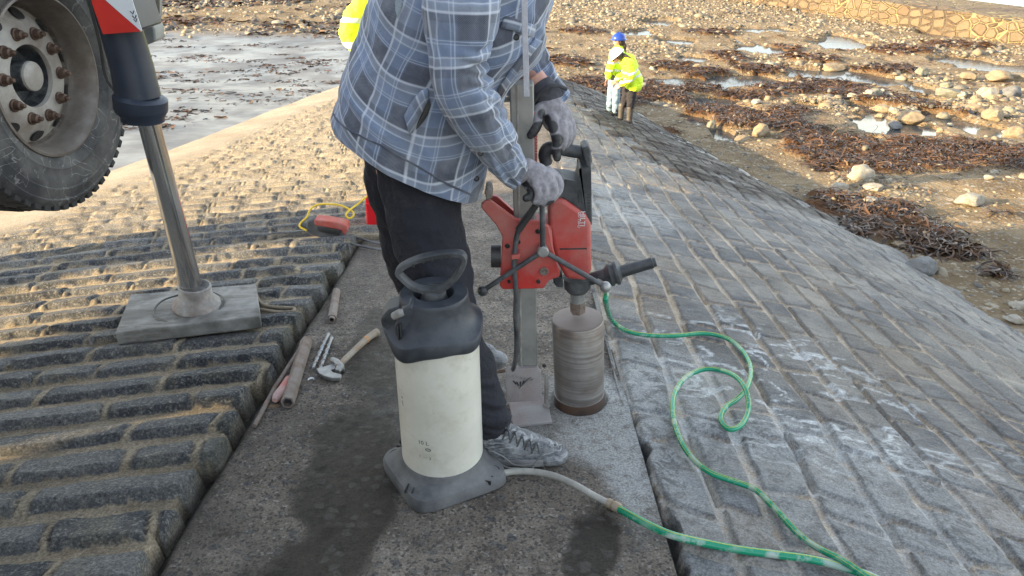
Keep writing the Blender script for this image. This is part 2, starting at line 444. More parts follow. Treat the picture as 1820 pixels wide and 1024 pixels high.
k = Mat('slate_stone', .62)
a = k.attr('stone').outputs['Fac']; tn = k.attr('tone').outputs['Fac']
gv = k.sv(k.co(), (9, 22, 12)); gr = k.noise(1.0, 8, .75, vec=gv, dist=.9)
st_c = k.mix(k.ramp(tn, [(.0, 0), (1, 1)]), (.052, .055, .062), (.160, .154, .146))
st_c = k.mix(k.ramp(tn, [(.84, 0), (.92, .6)]), st_c, (.17, .125, .088))
st_c = k.mix(k.ramp(gr, [(.38, 0), (.66, 1)]), k.mix(.45, st_c, (.03, .032, .036)), k.mix(.22, st_c, (.27, .265, .25)))
st_c = k.mix(k.ramp(k.noise(75, 4, .7), [(.55, 0), (.75, .6)]), st_c, (.33, .32, .30))
mo_c = k.mix(k.ramp(k.noise(12, 5, .7), [(.35, 0), (.65, 1)]), (.33, .25, .165), (.52, .43, .32))
farf = k.attr('far').outputs['Fac']
mo_c = k.mix(farf, mo_c, k.mix(.35, mo_c, (.12, .12, .115)))
col = k.mix(a, mo_c, st_c)
pat = k.ramp(k.noise(.8, 5, .6), [(.5, 0), (.68, .5)])
col = k.mix(pat, col, (.27, .23, .17))
col = k.mix(k.math('MULTIPLY', farf, .45), col, k.mix(k.ramp(k.noise(2.5, 5), [(.4, 0), (.6, 1)]), (.15, .155, .16), (.25, .235, .20)))
sl = k.attr('slurry').outputs['Fac']
sf = k.math('MULTIPLY', sl, k.ramp(k.noise(11, 8, .78, dist=1.2), [(.42, .12), (.52, 1)]), True)
sf = k.math('MULTIPLY', sf, k.math('SUBTRACT', 1.05, k.math('MULTIPLY', a, .50)), True)
col = k.mix(sf, col, (.40, .415, .415))
col = k.mix(k.math('MULTIPLY', k.attr('run').outputs['Fac'], .9), col, (.56, .58, .58))
tc = k.mix(k.ramp(k.noise(4, 6, .65), [(.4, 0), (.6, 1)]), (.26, .24, .205), (.40, .37, .32))
col = k.mix(k.attr('toe').outputs['Fac'], col, tc)
wc = k.mix(k.noise(30, 4), (.012, .011, .008), (.05, .030, .016))
col = k.mix(k.ramp(k.attr('weed').outputs['Fac'], [(.15, 0), (.45, 1)]), col, wc)
col = k.mix(k.math('MULTIPLY', k.attr('crack').outputs['Fac'], .9), col, (.02, .02, .018))
gr1 = k.ramp(k.noise(130, 4, .7), [(.30, .5), (.5, 1), (.72, 1.6)]); col = k.mix(1.0, col, gr1, 'MULTIPLY')
k.color(col); k.rough(k.mix(sf, k.mix(k.ramp(k.noise(3, 4), [(.4, 0), (.6, 1)]), (.5,) * 3, (.8,) * 3), (.42,) * 3))
k.bump(gr, .9, .014); k.bump(k.noise(26, 9, .75), .8, .014); k.bump(k.noise(120, 4, .7), .7, .006)
M_right = k.m
k = Mat('old_concrete', .85, 0, .3)
wet_ = k.attr('wet').outputs['Fac']
c = k.mix(k.ramp(k.noise(6, 7, .7), [(.35, 0), (.65, 1)]), (.112, .092, .074), (.275, .236, .194))
vw = k.n('ShaderNodeVectorMath'); vw.operation = 'ADD'; nz = k.n('ShaderNodeTexNoise'); nz.inputs['Scale'].default_value = 14; k.l(k.co(), nz.inputs['Vector']); sc2 = k.n('ShaderNodeVectorMath'); sc2.operation = 'SCALE'; sc2.inputs['Scale'].default_value = .05; k.l(nz.outputs['Color'], sc2.inputs[0]); k.l(k.co(), vw.inputs[0]); k.l(sc2.outputs[0], vw.inputs[1]); vw = k.sv(vw.outputs[0], (1, 1.25, 1))
vc = k.voro(27, 'F1', 'Color', vw); vd = k.voro(27, 'F1', 'Distance', vw)
pz = k.n('ShaderNodeSeparateColor'); k.l(vc, pz.inputs[0])
pick = k.math('MULTIPLY', k.ramp(pz.outputs[0], [(.60, 0), (.66, 1)]), k.ramp(vd, [(.34, 1), (.5, 0)]))
peb = k.mix(pz.outputs[1], (.07, .076, .084), (.20, .18, .155)); c = k.mix(k.math('MULTIPLY', pick, .85), c, peb)
vc2 = k.voro(120, 'F1', 'Color'); p2 = k.n('ShaderNodeSeparateColor'); k.l(vc2, p2.inputs[0])
c = k.mix(k.ramp(p2.outputs[0], [(.93, 0), (.95, .6)]), c, (.36, .33, .29)); c = k.mix(k.ramp(p2.outputs[1], [(.78, 0), (.84, .8)]), c, (.06, .055, .05))
c = k.mix(k.ramp(k.noise(1.7, 5, .65), [(.42, 0), (.62, .5)]), c, (.085, .075, .066))
c = k.mix(k.math('MULTIPLY', wet_, .93), c, k.mix(k.math('MULTIPLY', pick, .7), (.022, .016, .011), (.075, .068, .058)))
sl3 = k.math('MULTIPLY', k.attr('slurry').outputs['Fac'], k.ramp(k.noise(16, 8, .8, dist=1.5), [(.38, .25), (.50, 1)]), True)
c = k.mix(k.math('MULTIPLY', sl3, .85), c, (.42, .43, .42))
c = k.mix(1.0, c, k.ramp(k.noise(150, 4, .7), [(.30, .45), (.5, 1), (.72, 1.6)]), 'MULTIPLY')
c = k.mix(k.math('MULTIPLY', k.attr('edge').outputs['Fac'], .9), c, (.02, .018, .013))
k.color(c); k.rough(k.mix(wet_, (.85,) * 3, k.mix(k.noise(30, 4), (.42,) * 3, (.75,) * 3)))
k.bump(vd, -.5, .008); k.bump(k.noise(40, 9, .78), 1.0, .018)
M_conc = k.m
def struct(name, *a, **kw):
    o = mesh_obj(name, *a, **kw); o['kind'] = 'structure'; return o
struct('slipway_paving', VS, F, M_left, attrs=att_left)
struct('sloping_paving', VS2, F2, M_right, attrs=att_right)
struct('concrete_path', VS3, F3, M_conc, attrs=att3)
# the far end and outer side of the slipway, solid down to the beach
yb = 15.58; xx = np.linspace(float(xedge(np.float64(yb))), XR + 3.2, 60)
mb = MB()
mb.add([(x, yb, float(zs(x, yb)) + .04) for x in xx] + [(x, yb + .08, -3.2) for x in xx], [(i, i + 1, 60 + i + 1, 60 + i) for i in range(59)])
yy = np.linspace(-2.5, yb, 120)
mb.add([(float(xedge(y)) , y, float(zs(xedge(y), y)) - .1) for y in yy] + [(float(xedge(y)) - .03, y, -3.2) for y in yy], [(i, i + 1, 121 + i, 120 + i) for i in range(119)])
o = mb.build('slipway_side', M_left, smooth=False); o['kind'] = 'structure'

# ================================================================ the beach
def wpt(px, py): p = G(px, py); return p.x, p.y
def blobpx(x, y, lst, ns=1.4, na=.35, soft=.4, s=0):
    """patches given as (px, py, half-width px, half-height px) in the photograph, turned into ground ellipses"""
    out = np.zeros_like(x)
    for q, (px, py, rw, rh) in enumerate(lst):
        c = G(px, py); l = G(px - rw, py); b = G(px, py + rh); t_ = G(px, py - rh)
        rx = max(.05, (c - l).length); ry = max(.08, (t_ - b).length / 2)
        cy = (t_.y + b.y) / 2
        sel = (np.abs(x - c.x) < 2 * rx + 1) & (np.abs(y - cy) < 2 * ry + 1)
        if sel.any():
            e = ell(x[sel], y[sel], c.x, cy, rx, ry, 0, soft, s + q, ns, na); out[sel] = np.maximum(out[sel], e)
    return out
WATER = [(1010, 160, 60, 8), (1230, 105, 30, 6), (1220, 150, 60, 10), (1350, 90, 40, 8), (1490, 80, 60, 12), (1320, 145, 90, 12), (1460, 135, 90, 18), (1270, 185, 60, 12),
         (1560, 145, 60, 12), (1640, 160, 30, 20), (1680, 190, 40, 26), (1720, 225, 45, 22), (1590, 225, 70, 22), (1330, 200, 40, 12), (1240, 215, 30, 14), (1500, 70, 30, 8),
         (1130, 60, 40, 6), (1180, 40, 50, 5), (1720, 60, 80, 8), (1760, 120, 60, 8), (1200, 75, 40, 6), (1560, 195, 60, 8), (1700, 110, 60, 8), (1350, 55, 60, 5),
         (1285, 240, 22, 16), (1440, 190, 40, 6), (1500, 245, 60, 10)]
WEED = [(1000, 115, 50, 10), (1010, 150, 60, 12), (1190, 120, 45, 8), (1250, 135, 50, 10), (1150, 165, 70, 14), (1200, 180, 40, 10), (1300, 215, 80, 22), (1380, 225, 70, 22), (1290, 105, 40, 12), (1390, 160, 60, 14),
        (1480, 160, 60, 14), (1540, 175, 60, 18), (1440, 110, 50, 10), (1390, 90, 40, 8), (1480, 255, 90, 18), (1560, 290, 130, 34), (1700, 280, 120, 26), (1450, 275, 50, 26), (1800, 290, 70, 34),
        (1670, 205, 26, 22), (1040, 60, 50, 5), (1110, 205, 30, 8), (1600, 95, 70, 9), (1700, 85, 60, 8), (1260, 60, 60, 6), (1560, 395, 60, 26), (1590, 425, 60, 16), (1700, 455, 55, 9), (1660, 440, 50, 9), (1330, 175, 60, 8), (1400, 205, 60, 9),
        (1775, 490, 14, 4), (1230, 160, 60, 9), (1180, 145, 40, 5), (1500, 385, 40, 10), (1470, 365, 30, 8), (1350, 130, 50, 7), (1440, 140, 40, 6), (1560, 130, 60, 8)]
ROCKY = [(1730, 180, 80, 40), (1780, 210, 60, 35), (1630, 190, 40, 30), (1560, 190, 40, 16), (1480, 190, 60, 14), (1250, 20, 300, 30), (1080, 30, 120, 34), (1150, 90, 90, 14), (1500, 50, 160, 20), (1700, 90, 140, 18), (430, 30, 200, 26), (1600, 130, 60, 12),
         (1620, 505, 60, 30), (1760, 560, 60, 50), (1560, 340, 60, 30), (1400, 120, 100, 20)]
bx = np.concatenate([np.arange(-60, -14, 1.5), np.arange(-14, -3, .12), np.arange(-3, 9, .045), np.arange(9, 16, .08), np.arange(16, 30, .3), np.arange(30, 100, 3)])
by = np.concatenate([np.arange(-12, 3, .6), np.arange(3, 14, .04), np.arange(14, 24, .07), np.arange(24, 42, .18), np.arange(42, 60, .8), np.arange(60, 260, 8)])
XB, YB, FB = grid(bx, by)
base = zb0(XB, YB)
n_big = fbm(XB * .8, YB * .8, 5, 90) - .5
n_sm = fbm(XB * 3, YB * 3, 4, 91) - .5
left = 1 - sst(-1.5, .6, XB)
YSND = G(430, 62).y
sandL = left * (1 - sst(YSND - 1.5, YSND + 1.5, YB + 3 * (fbm(XB * .3, YB * .3, 3, 92) - .5)))
wm = blobpx(XB, YB, WATER, 1.1, .55, .5, 100); we = blobpx(XB, YB, WEED, 1.3, .45, .4, 200); rk = blobpx(XB, YB, ROCKY, .8, .4, .5, 300)
wm = sst(.42, .62, wm * .72 + .9 * (fbm(XB * 1.6, YB * 1.1, 5, 98) - .22))
we = sst(.40, .72, we * .75 + 1.1 * (fbm(XB * 2.4, YB * 1.9, 5, 99) - .33))
we = np.where(wm > .5, we * .3, we)
hb = .05 + .12 * n_big + .05 * n_sm + we * (.05 + .05 * n_sm + .03 * fbm(XB * 8, YB * 8, 3, 93)) - wm * .13 + rk * (.03 + .10 * (fbm(XB * 2.2, YB * 2.2, 4, 94) - .4))
hb = hb + .02 * (fbm(XB * 9, YB * 9, 3, 95) - .5)
near = 1 - sst(8, 10, YB)
hb = np.where(near > 0, hb * (1 - near) + near * (np.maximum(hb, .02 + .03 * n_sm + we * .10)), hb)
hb = hb * (1 - sandL) + sandL * (.012 * (fbm(XB * 1.2, YB * 3.0, 4, 96) - .5) + .02)
ZB = base + hb
stoneF = sst(.35, .8, rk + .5 * fbm(XB * .9, YB * .9, 3, 97) - .2)
M_bc = Mat('shingle', .8, 0, .5); M_bc.p.inputs['IOR'].default_value = 1.20; k = M_bc
we_ = k.attr('weed').outputs['Fac']; wt_ = k.attr('wet').outputs['Fac']; sd_ = k.attr('sand').outputs['Fac']
v = k.voro(26, 'F1', 'Color'); vs_ = k.n('ShaderNodeSeparateColor'); k.l(v, vs_.inputs[0]); vd = k.voro(26)
v2 = k.voro(9, 'F1', 'Color'); vs2 = k.n('ShaderNodeSeparateColor'); k.l(v2, vs2.inputs[0]); vd2 = k.voro(9)
c = k.mix(k.ramp(k.noise(1.2, 6, .65), [(.38, 0), (.62, 1)]), (.150, .105, .058), (.27, .205, .125))
c = k.mix(k.math('MULTIPLY', k.ramp(vs_.outputs[0], [(.4, 0), (.5, .8)]), k.ramp(vd, [(.3, 1), (.45, 0)])), c, k.mix(vs_.outputs[1], (.13, .125, .115), (.42, .37, .29)))
c = k.mix(k.math('MULTIPLY', k.ramp(vs2.outputs[0], [(.72, 0), (.76, .8)]), k.ramp(vd2, [(.3, 1), (.42, 0)])), c, k.mix(vs2.outputs[1], (.20, .18, .15), (.46, .40, .31)))
c = k.mix(we_, c, k.mix(k.ramp(k.noise(16, 6, .75), [(.35, 0), (.65, 1)]), (.045, .022, .012), (.16, .080, .036)))
sc_ = k.mix(k.ramp(k.noise(.7, 6, .6), [(.4, 0), (.6, 1)]), (.11, .112, .115), (.175, .172, .165))
c = k.mix(sd_, c, sc_)
k.color(c)
k.rough(k.mix(sd_, k.mix(wt_, (.85,) * 3, (.35,) * 3), k.ramp(k.noise(1.1, 5, .6), [(.42, .28), (.6, .5)])))
bmask = k.math('SUBTRACT', 1, sd_)
bn = k.n('ShaderNodeBump'); bn.inputs['Distance'].default_value = .05; k.l(k.math('MULTIPLY', bmask, .9), bn.inputs['Strength'])
k.l(k.math('SUBTRACT', k.noise(12, 8, .75), k.math('MULTIPLY', vd, .5)), bn.inputs['Height']); k.l(bn.outputs[0], k.p.inputs['Normal'])
rip = k.noise(1, 5, .6, vec=k.sv(k.co(), (1.2, 4.5, 1))); k.bump(rip, .25, .02)
VB = np.stack([XB, YB, ZB], -1).reshape(-1, 3)
struct('beach', VB, FB, M_bc.m, attrs=dict(weed=np.clip(we, 0, 1).ravel(), wet=np.clip(wm + .4 * (hb < .03), 0, 1).ravel(), sand=sandL.ravel()))
# standing water: a thin sheet that shows wherever the beach dips below it
k = Mat('tide_water', .10, 0, .22); k.p.inputs['IOR'].default_value = 1.20; k.color(k.mix(k.noise(1.5, 4), (.045, .048, .050), (.085, .083, .078)))
k.bump(k.noise(1, 4, .6, vec=k.sv(k.co(), (2, 6, 1))), .12, .02); M_wat = k.m
wx = np.concatenate([np.arange(-1, 16, .5), np.arange(16, 40, 2)]); wy = np.arange(8, 60, .5)
XW, YW, FW = grid(wx, wy); ZW = zb0(XW, YW) - .012
struct('tide_water', np.stack([XW, YW, ZW], -1).reshape(-1, 3), FW, M_wat)
# ================================================================ loose things on the beach
from mathutils.bvhtree import BVHTree
def beach_z(x, y):
    """height of the built beach mesh at points (nearest grid vertex)"""
    i = np.clip(np.searchsorted(bx, x), 0, len(bx) - 1); j = np.clip(np.searchsorted(by, y), 0, len(by) - 1)
    return ZB[j, i]
def at_grid(A, x, y):
    i = np.clip(np.searchsorted(bx, x), 0, len(bx) - 1); j = np.clip(np.searchsorted(by, y), 0, len(by) - 1)
    return A[j, i]
def rock_template(sub, seed, ang=.5):
    r_ = random.Random(seed); bm = bmesh.new(); bmesh.ops.create_icosphere(bm, subdivisions=sub, radius=1)
    planes = [(Vector((r_.gauss(0, 1), r_.gauss(0, 1), r_.gauss(0, 1))).normalized(), r_.uniform(.55, .9)) for _ in range(9)]
    from mathutils import noise as mn
    for v in bm.verts:
        p = v.co.copy()
        for n_, d_ in planes:
            q = p.dot(n_)
            if q > d_: p -= n_ * (q - d_) * ang
        p *= 1 + .16 * mn.noise(p * 1.7 + Vector((seed * 3.1, 0, 0))) + (.06 * mn.noise(p * 5 + Vector((seed, 9, 0))) if sub > 2 else 0)
        v.co = p
    V_ = np.array([v.co[:] for v in bm.verts]); F_ = np.array([[v.index for v in f.verts] for f in bm.faces]); bm.free()
    return V_, F_
def scatter_mesh(name, P, size, tmpls, m, flat=(.45, .8), attrs=True):
    n = len(P); Vo = []; Fo = []; T = []; base = 0
    which = rng.integers(0, len(tmpls), n)
    for w_ in range(len(tmpls)):
        idx = np.where(which == w_)[0]
        if not len(idx): continue
        V_, F_ = tmpls[w_]; k = len(idx)
        a = rng.uniform(0, 2 * np.pi, k); sx_ = size[idx] * rng.uniform(.8, 1.3, k); sy_ = size[idx] * rng.uniform(.6, 1.0, k); sz_ = size[idx] * rng.uniform(*flat, k)
        tx = rng.normal(0, .25, k)
        x = V_[None, :, 0] * sx_[:, None]; y = V_[None, :, 1] * sy_[:, None]; z = V_[None, :, 2] * sz_[:, None]
        y, z = y * np.cos(tx)[:, None] - z * np.sin(tx)[:, None], y * np.sin(tx)[:, None] + z * np.cos(tx)[:, None]
        X_ = x * np.cos(a)[:, None] - y * np.sin(a)[:, None]; Y_ = x * np.sin(a)[:, None] + y * np.cos(a)[:, None]
        W = np.stack([X_ + P[idx, 0][:, None], Y_ + P[idx, 1][:, None], z + P[idx, 2][:, None]], -1)
        Vo.append(W.reshape(-1, 3)); Fo.append((F_[None] + (np.arange(k) * len(V_))[:, None, None] + base).reshape(-1, 3))
        T.append(np.repeat(rng.uniform(0, 1, k), len(V_))); base += k * len(V_)
    return mesh_obj(name, np.concatenate(Vo), np.concatenate(Fo), m, smooth=False, attrs=dict(tone=np.concatenate(T)))
k = Mat('beach_stone', .8); tn = k.attr('tone').outputs['Fac']
c = k.ramp(tn, [(0, (.075, .072, .068)), (.3, (.16, .15, .13)), (.55, (.23, .185, .12)), (.8, (.27, .225, .15)), (1, (.38, .345, .27))])
c = k.mix(k.ramp(k.noise(30, 5, .7), [(.4, 0), (.65, .55)]), c, (.12, .10, .07)); k.color(c); k.bump(k.noise(45, 5, .7), .5, .01); M_stone = k.m
def beach_rock_mat(name, c1, c2):
    k = Mat(name, .8); c = k.mix(k.ramp(k.noise(9, 6, .65), [(.38, 0), (.62, 1)]), c1, c2)
    c = k.mix(k.ramp(k.noise(35, 5, .7), [(.55, 0), (.75, .6)]), c, [v * .45 for v in c1]); k.color(c)
    k.bump(k.noise(14, 8, .7), .6, .03); return k.m
M_rk = dict(pale=beach_rock_mat('rock_pale', (.33, .305, .25), (.24, .205, .15)), tan=beach_rock_mat('rock_tan', (.28, .215, .135), (.18, .14, .09)),
            grey=beach_rock_mat('rock_grey', (.17, .17, .165), (.11, .11, .105)), green=beach_rock_mat('rock_green', (.21, .20, .15), (.14, .13, .10)))
# (px, py, half width px, half height px, kind, label)
ROCKS = [
 (1529, 322, 24, 15, 'pale', 'large white angular rock casting a shadow beside two rounded stones at the wall foot'),
 (1490, 340, 18, 8, 'pale', 'smooth rounded cream stone left of the large white angular rock'),
 (1503, 351, 10, 6, 'tan', 'small round tan stone just below the smooth cream stone'),
 (1553, 345, 18, 8, 'pale', 'low pale flat stone just right of the large white angular rock'),
 (1725, 364, 29, 12, 'pale', 'wide pale grey rock lying alone on shingle with a long shadow'),
 (1354, 238, 17, 15, 'tan', 'upright tan boulder standing at the edge of brown seaweed'),
 (1322, 246, 17, 7, 'tan', 'low tan rock leaning against the left of the upright tan boulder'),
 (1265, 222, 10, 11, 'green', 'small upright grey-green rock at the left end of the seaweed bank'),
 (1637, 131, 13, 12, 'green', 'lone upright grey-green boulder standing at the head of the stream'),
 (1640, 471, 30, 17, 'grey', 'largest dark grey boulder lodged at the foot of the stone slope'),
 (1602, 441, 17, 6, 'tan', 'flat brown stone wedged in dark seaweed at the wall foot'),
 (1575, 440, 12, 8, 'pale', 'pale grey stone touching the slope edge beside dark seaweed'),
 (1630, 488, 14, 8, 'grey', 'grey cobble against the slope just below the largest dark boulder'),
 (1757, 325, 11, 5, 'pale', 'pale oval cobble on open shingle above the wide lone rock'),
 (1766, 313, 7, 4, 'pale', 'small pale pebble-like stone just above the pale oval cobble'),
 (1803, 573, 18, 8, 'pale', 'pale grey rounded stone at the right edge, lower of a pair'),
 (1806, 552, 15, 8, 'pale', 'cream stone at the right edge, upper of a pair'),
 (1545, 374, 14, 8, 'pale', 'pale stone beside the tangled seaweed heap at the wall foot'),
 (1516, 366, 14, 6, 'grey', 'grey flat stone between the slope toe and tangled seaweed'),
 (1620, 212, 24, 12, 'tan', 'broad tan rock on seaweed on the near bank of the stream'),
 (1590, 222, 14, 9, 'grey', 'grey rock half in the pool left of the broad tan rock'),
 (1553, 176, 15, 8, 'green', 'flat-topped greenish rock on the seaweed in the middle of the beach'),
 (1570, 192, 20, 9, 'tan', 'lumpy tan rock just below the flat-topped greenish rock'),
 (1482, 120, 22, 6, 'tan', 'long low sunlit slab between two pools in the middle of the beach'),
 (1690, 165, 26, 13, 'green', 'big greenish grey rock at the left end of the pile across the stream'),
 (1775, 142, 22, 11, 'tan', 'flat tan slab at the top of the rock pile across the stream'),
 (1755, 172, 18, 12, 'pale', 'pale upright boulder in the middle of the rock pile across the stream'),
 (1795, 172, 18, 12, 'grey', 'grey boulder at the right of the pale upright boulder in the pile'),
 (1735, 192, 20, 8, 'tan', 'long tan stone lying on the stream bank below the rock pile'),
 (1768, 212, 22, 11, 'tan', 'square tan boulder at the lower edge of the rock pile by the stream'),
 (1805, 238, 20, 15, 'tan', 'knobbly tan boulder at the right edge above the brown seaweed'),
 (1812, 140, 24, 9, 'tan', 'flat slab cut by the right edge at the top of the rock pile'),
 (1720, 140, 14, 8, 'tan', 'small tan boulder behind the rock pile across the stream'),
 (1710, 172, 9, 6, 'pale', 'small pale stone in front of the big greenish grey rock'),
 (1140, 158, 12, 5, 'pale', 'small pale rock on the seaweed just right of the two standing people'),
 (1240, 121, 10, 5, 'tan', 'yellowish tan rock at the left tip of the upper seaweed band'),
 (1368, 120, 14, 5, 'pale', 'pale low rock between seaweed and a pool, upper middle of the beach'),
 (1345, 186, 10, 5, 'pale', 'pale flat stone at the top of the seaweed bank behind the tan boulder'),
]
tmpl_hi = [rock_template(4, 100 + i, 1.0) for i in range(7)]
def place_rock(px, py, hw, hh, kind, label, i, group=None):
    c = G(px, py + hh * .6, .02); t = (c - CAM).length / ray(px, py).length
    w_ = hw * t / FPX; h_ = max(hh * t / FPX * 1.1, w_ * .35)
    V_, F_ = tmpl_hi[i % 7]; r_ = random.Random(i)
    A = Matrix.Rotation(r_.uniform(0, 6.28), 3, 'Z'); P = np.array([(A @ Vector(v))[:] for v in V_])
    P = P / np.abs(P).max(0) * np.array([w_, w_ * .85, h_])
    z = float(beach_z(np.array([c.x]), np.array([c.y + w_ * .3]))[0])
    z = max(z, float(zw(c.x, c.y)) - .02)
    base = (c.x, c.y + w_ * .3, z)
    P[:, 2] += h_ * .55
    o = mesh_obj('rock', P + np.array(base), F_, M_rk[kind], loc=base, smooth=True)
    tag(o, label, 'rock', group or 'rocks lying on the beach'); return o
for i, r_ in enumerate(ROCKS): place_rock(*r_, i)
for i in range(30):     # the rest of the heap across the stream and the small clusters
    cl = [(1745, 195, 75, 50), (1600, 200, 60, 30), (1560, 195, 50, 20)][(i * 7) % 3 if i % 2 else 0]
    px = cl[0] + rng.uniform(-1, 1) * cl[2]; py = cl[1] + rng.uniform(-1, 1) * cl[3]
    if px > 1660 and py < 225 and px < 1725 and abs(py - (150 + (px - 1650) * 1.1)) < 20: px += 40
    s_ = rng.uniform(6, 13); lab = 'weathered rock, one of many alike heaped across the stream' if cl[0] == 1745 else 'small weathered rock, one of many alike in clusters beside the pools'
    place_rock(px, py, s_, s_ * .55, ['tan', 'pale', 'green', 'tan'][i % 4], lab, 50 + i, 'rocks heaped across the stream' if cl[0] == 1745 else 'small rocks clustered beside the pools')
# loose shingle: nobody could count it
lo1 = [rock_template(1, i, 1.15) for i in range(10)]
def candidates(n, x0, x1, y0, y1, pw=1.0):
    u = rng.uniform(0, 1, n) ** pw; return np.stack([rng.uniform(x0, x1, n), y0 + (y1 - y0) * u], -1)
def keep(P, f): return P[rng.uniform(0, 1, len(P)) < f(P[:, 0], P[:, 1])]
def dens(x, y):
    a = at_grid(rk, x, y); b = at_grid(wm, x, y); c_ = at_grid(we, x, y); s_ = at_grid(sandL, x, y)
    below = zs(x, y) < zb0(x, y) + .02
    cl = sst(.40, .62, fbm(x * .9, y * .9, 4, 120))
    return (.10 + .35 * cl + .9 * a) * (1 - .9 * (b > .5)) * (1 - .55 * c_) * (1 - s_) * (below | (y > 15.7))
def zed(P): return np.concatenate([P, beach_z(P[:, 0], P[:, 1])[:, None]], 1)
P = zed(keep(candidates(26000, 1.5, 10, 3, 16, .8), dens)); sz = np.clip(rng.lognormal(-3.95, .55, len(P)), .008, .10)
o = scatter_mesh('shingle_stones', P, sz, lo1, M_stone); o['kind'] = 'stuff'
P = zed(keep(candidates(30000, -2, 24, 14, 44, 1.2), dens)); sz = np.clip(rng.lognormal(-3.0, .5, len(P)), .025, .26); P[:, 2] -= .0
o = scatter_mesh('far_shingle_stones', P, sz, lo1, M_stone); o['kind'] = 'stuff'
P = zed(keep(candidates(26000, -26, 1, YSND - 1, YSND + 22, .8), lambda x, y: (.12 + .88 * sst(.4, .6, fbm(x * .35, y * .35, 4, 121))) * sst(YSND - 1, YSND + 1.5, y))); sz = np.clip(rng.lognormal(-2.6, .45, len(P)), .03, .24)
o = scatter_mesh('left_shore_stones', P, sz, lo1, M_stone); o['kind'] = 'stuff'
# seaweed
k = Mat('seaweed', .5); tn = k.attr('tone').outputs['Fac']
k.color(k.ramp(tn, [(0, (.012, .008, .006)), (.4, (.050, .027, .014)), (.7, (.11, .056, .026)), (.9, (.17, .10, .045)), (1, (.34, .21, .10))])); M_weed = k.m
def strands(name, P, L, wdt, zoff=.02, up=.35, nseg=5):
    n = len(P); a = rng.uniform(0, 2 * np.pi, n); pts = [P + np.array([0, 0, zoff]) * rng.uniform(.2, 1, (n, 1))]
    el = rng.normal(.1, up, n); cur = rng.normal(0, .5, n); Lk = L / nseg * rng.uniform(.5, 1.5, n)
    wv = wdt * rng.uniform(.5, 1.4, n)
    for s in range(nseg):
        a = a + cur + rng.normal(0, .35, n); el = el - rng.uniform(.05, .35, n) * 1.2
        d = np.stack([np.cos(a) * np.cos(el), np.sin(a) * np.cos(el), np.sin(el)], -1) * Lk[:, None]
        q = pts[-1] + d; q[:, 2] = np.maximum(q[:, 2], P[:, 2] - .005); pts.append(q)
    Q = np.stack(pts, 1)            # n, nseg+1, 3
    T = np.gradient(Q, axis=1); T /= np.linalg.norm(T, axis=2, keepdims=True) + 1e-9
    side = np.cross(T, np.array([0, 0, 1.])); side /= np.linalg.norm(side, axis=2, keepdims=True) + 1e-6
    tw = rng.uniform(-.9, .9, (n, 1, 1)); side = side + np.array([0, 0, 1.]) * tw
    taper = np.array([.7, 1, 1, .9, .7, .3])[None, :nseg + 1, None]
    A = Q + side * wv[:, None, None] * taper; B = Q - side * wv[:, None, None] * taper
    Vv = np.stack([A, B], 2).reshape(-1, 3); m_ = (nseg + 1) * 2
    f = np.array([[2 * s, 2 * s + 1, 2 * s + 3, 2 * s + 2] for s in range(nseg)])
    Ff = (f[None] + (np.arange(n) * m_)[:, None, None]).reshape(-1, 4)
    o = mesh_obj(name, Vv, Ff, M_weed, smooth=True, attrs=dict(tone=np.repeat(np.clip(rng.beta(1.6, 2.2, n), 0, 1), m_))); o['kind'] = 'stuff'; return o
wd = lambda x, y: at_grid(we, x, y) ** 1.3 * ((zs(x, y) < zb0(x, y) + .05) | (y > 15.7))
P = zed(keep(candidates(90000, 1.2, 14, 4, 20, .9), wd)); strands('seaweed', P, .22, .008, .05)
wsp = lambda x, y: sst(.42, .62, fbm(x * 1.1 + 3, y * .9, 5, 125)) * .55 * ((zs(x, y) < zb0(x, y) + .05) | (y > 15.7)) * (1 - at_grid(sandL, x, y)) * sst(6.5, 8.5, y)
P = zed(keep(candidates(50000, 1.2, 15, 5, 24, .9), wsp)); strands('loose_seaweed', P, .16, .006, .015, .12)
P = zed(keep(candidates(14000, -24, 1, YSND - .5, YSND + 16, .8), lambda x, y: sst(.46, .6, fbm(x * .3 + 7, y * .5, 4, 122)))); strands('left_shore_seaweed', P, .6, .04, .08, .25)
P = zed(keep(candidates(40000, -2, 22, 16, 34, 1), wd)); strands('far_seaweed', P, .38, .016, .04, .2)
# the heap against the slope
hp = []
for (px, py, rw, rh, n) in [(1565, 395, 60, 26, 1600), (1530, 385, 40, 14, 700), (1690, 453, 60, 8, 900), (1640, 440, 50, 10, 800), (1480, 365, 30, 6, 400), (1775, 490, 13, 4, 160), (1470, 285, 45, 25, 1100)]:
    for _ in range(n):
        r1, a1 = math.sqrt(rng.uniform(0, 1)), rng.uniform(0, 6.28); g_ = G(px + rw * r1 * math.cos(a1), py + rh * r1 * math.sin(a1) + 6)
        hp.append((g_.x, g_.y, g_.z + .10 * (1 - r1 * r1)))
strands('seaweed_heap', np.array(hp), .24, .007, .03, .4)
fl = []
for _ in range(95):
    px, py = rng.uniform(225, 620), rng.uniform(62, 235) 
    if py > 255 - (px - 200) * .26: continue
    g_ = G(px, py); L_ = rng.uniform(.10, .42)
    for q in range(int(10 + 30 * rng.uniform())): fl.append((g_.x + rng.normal(0, L_), g_.y + rng.normal(0, L_ * .45), float(beach_z(np.array([g_.x]), np.array([g_.y]))[0]) + .005))
P = np.array(fl); P = P[P[:, 0] < xedge(P[:, 1]) - .15]
strands('seaweed_scraps', P, .2, .014, .015, .10)
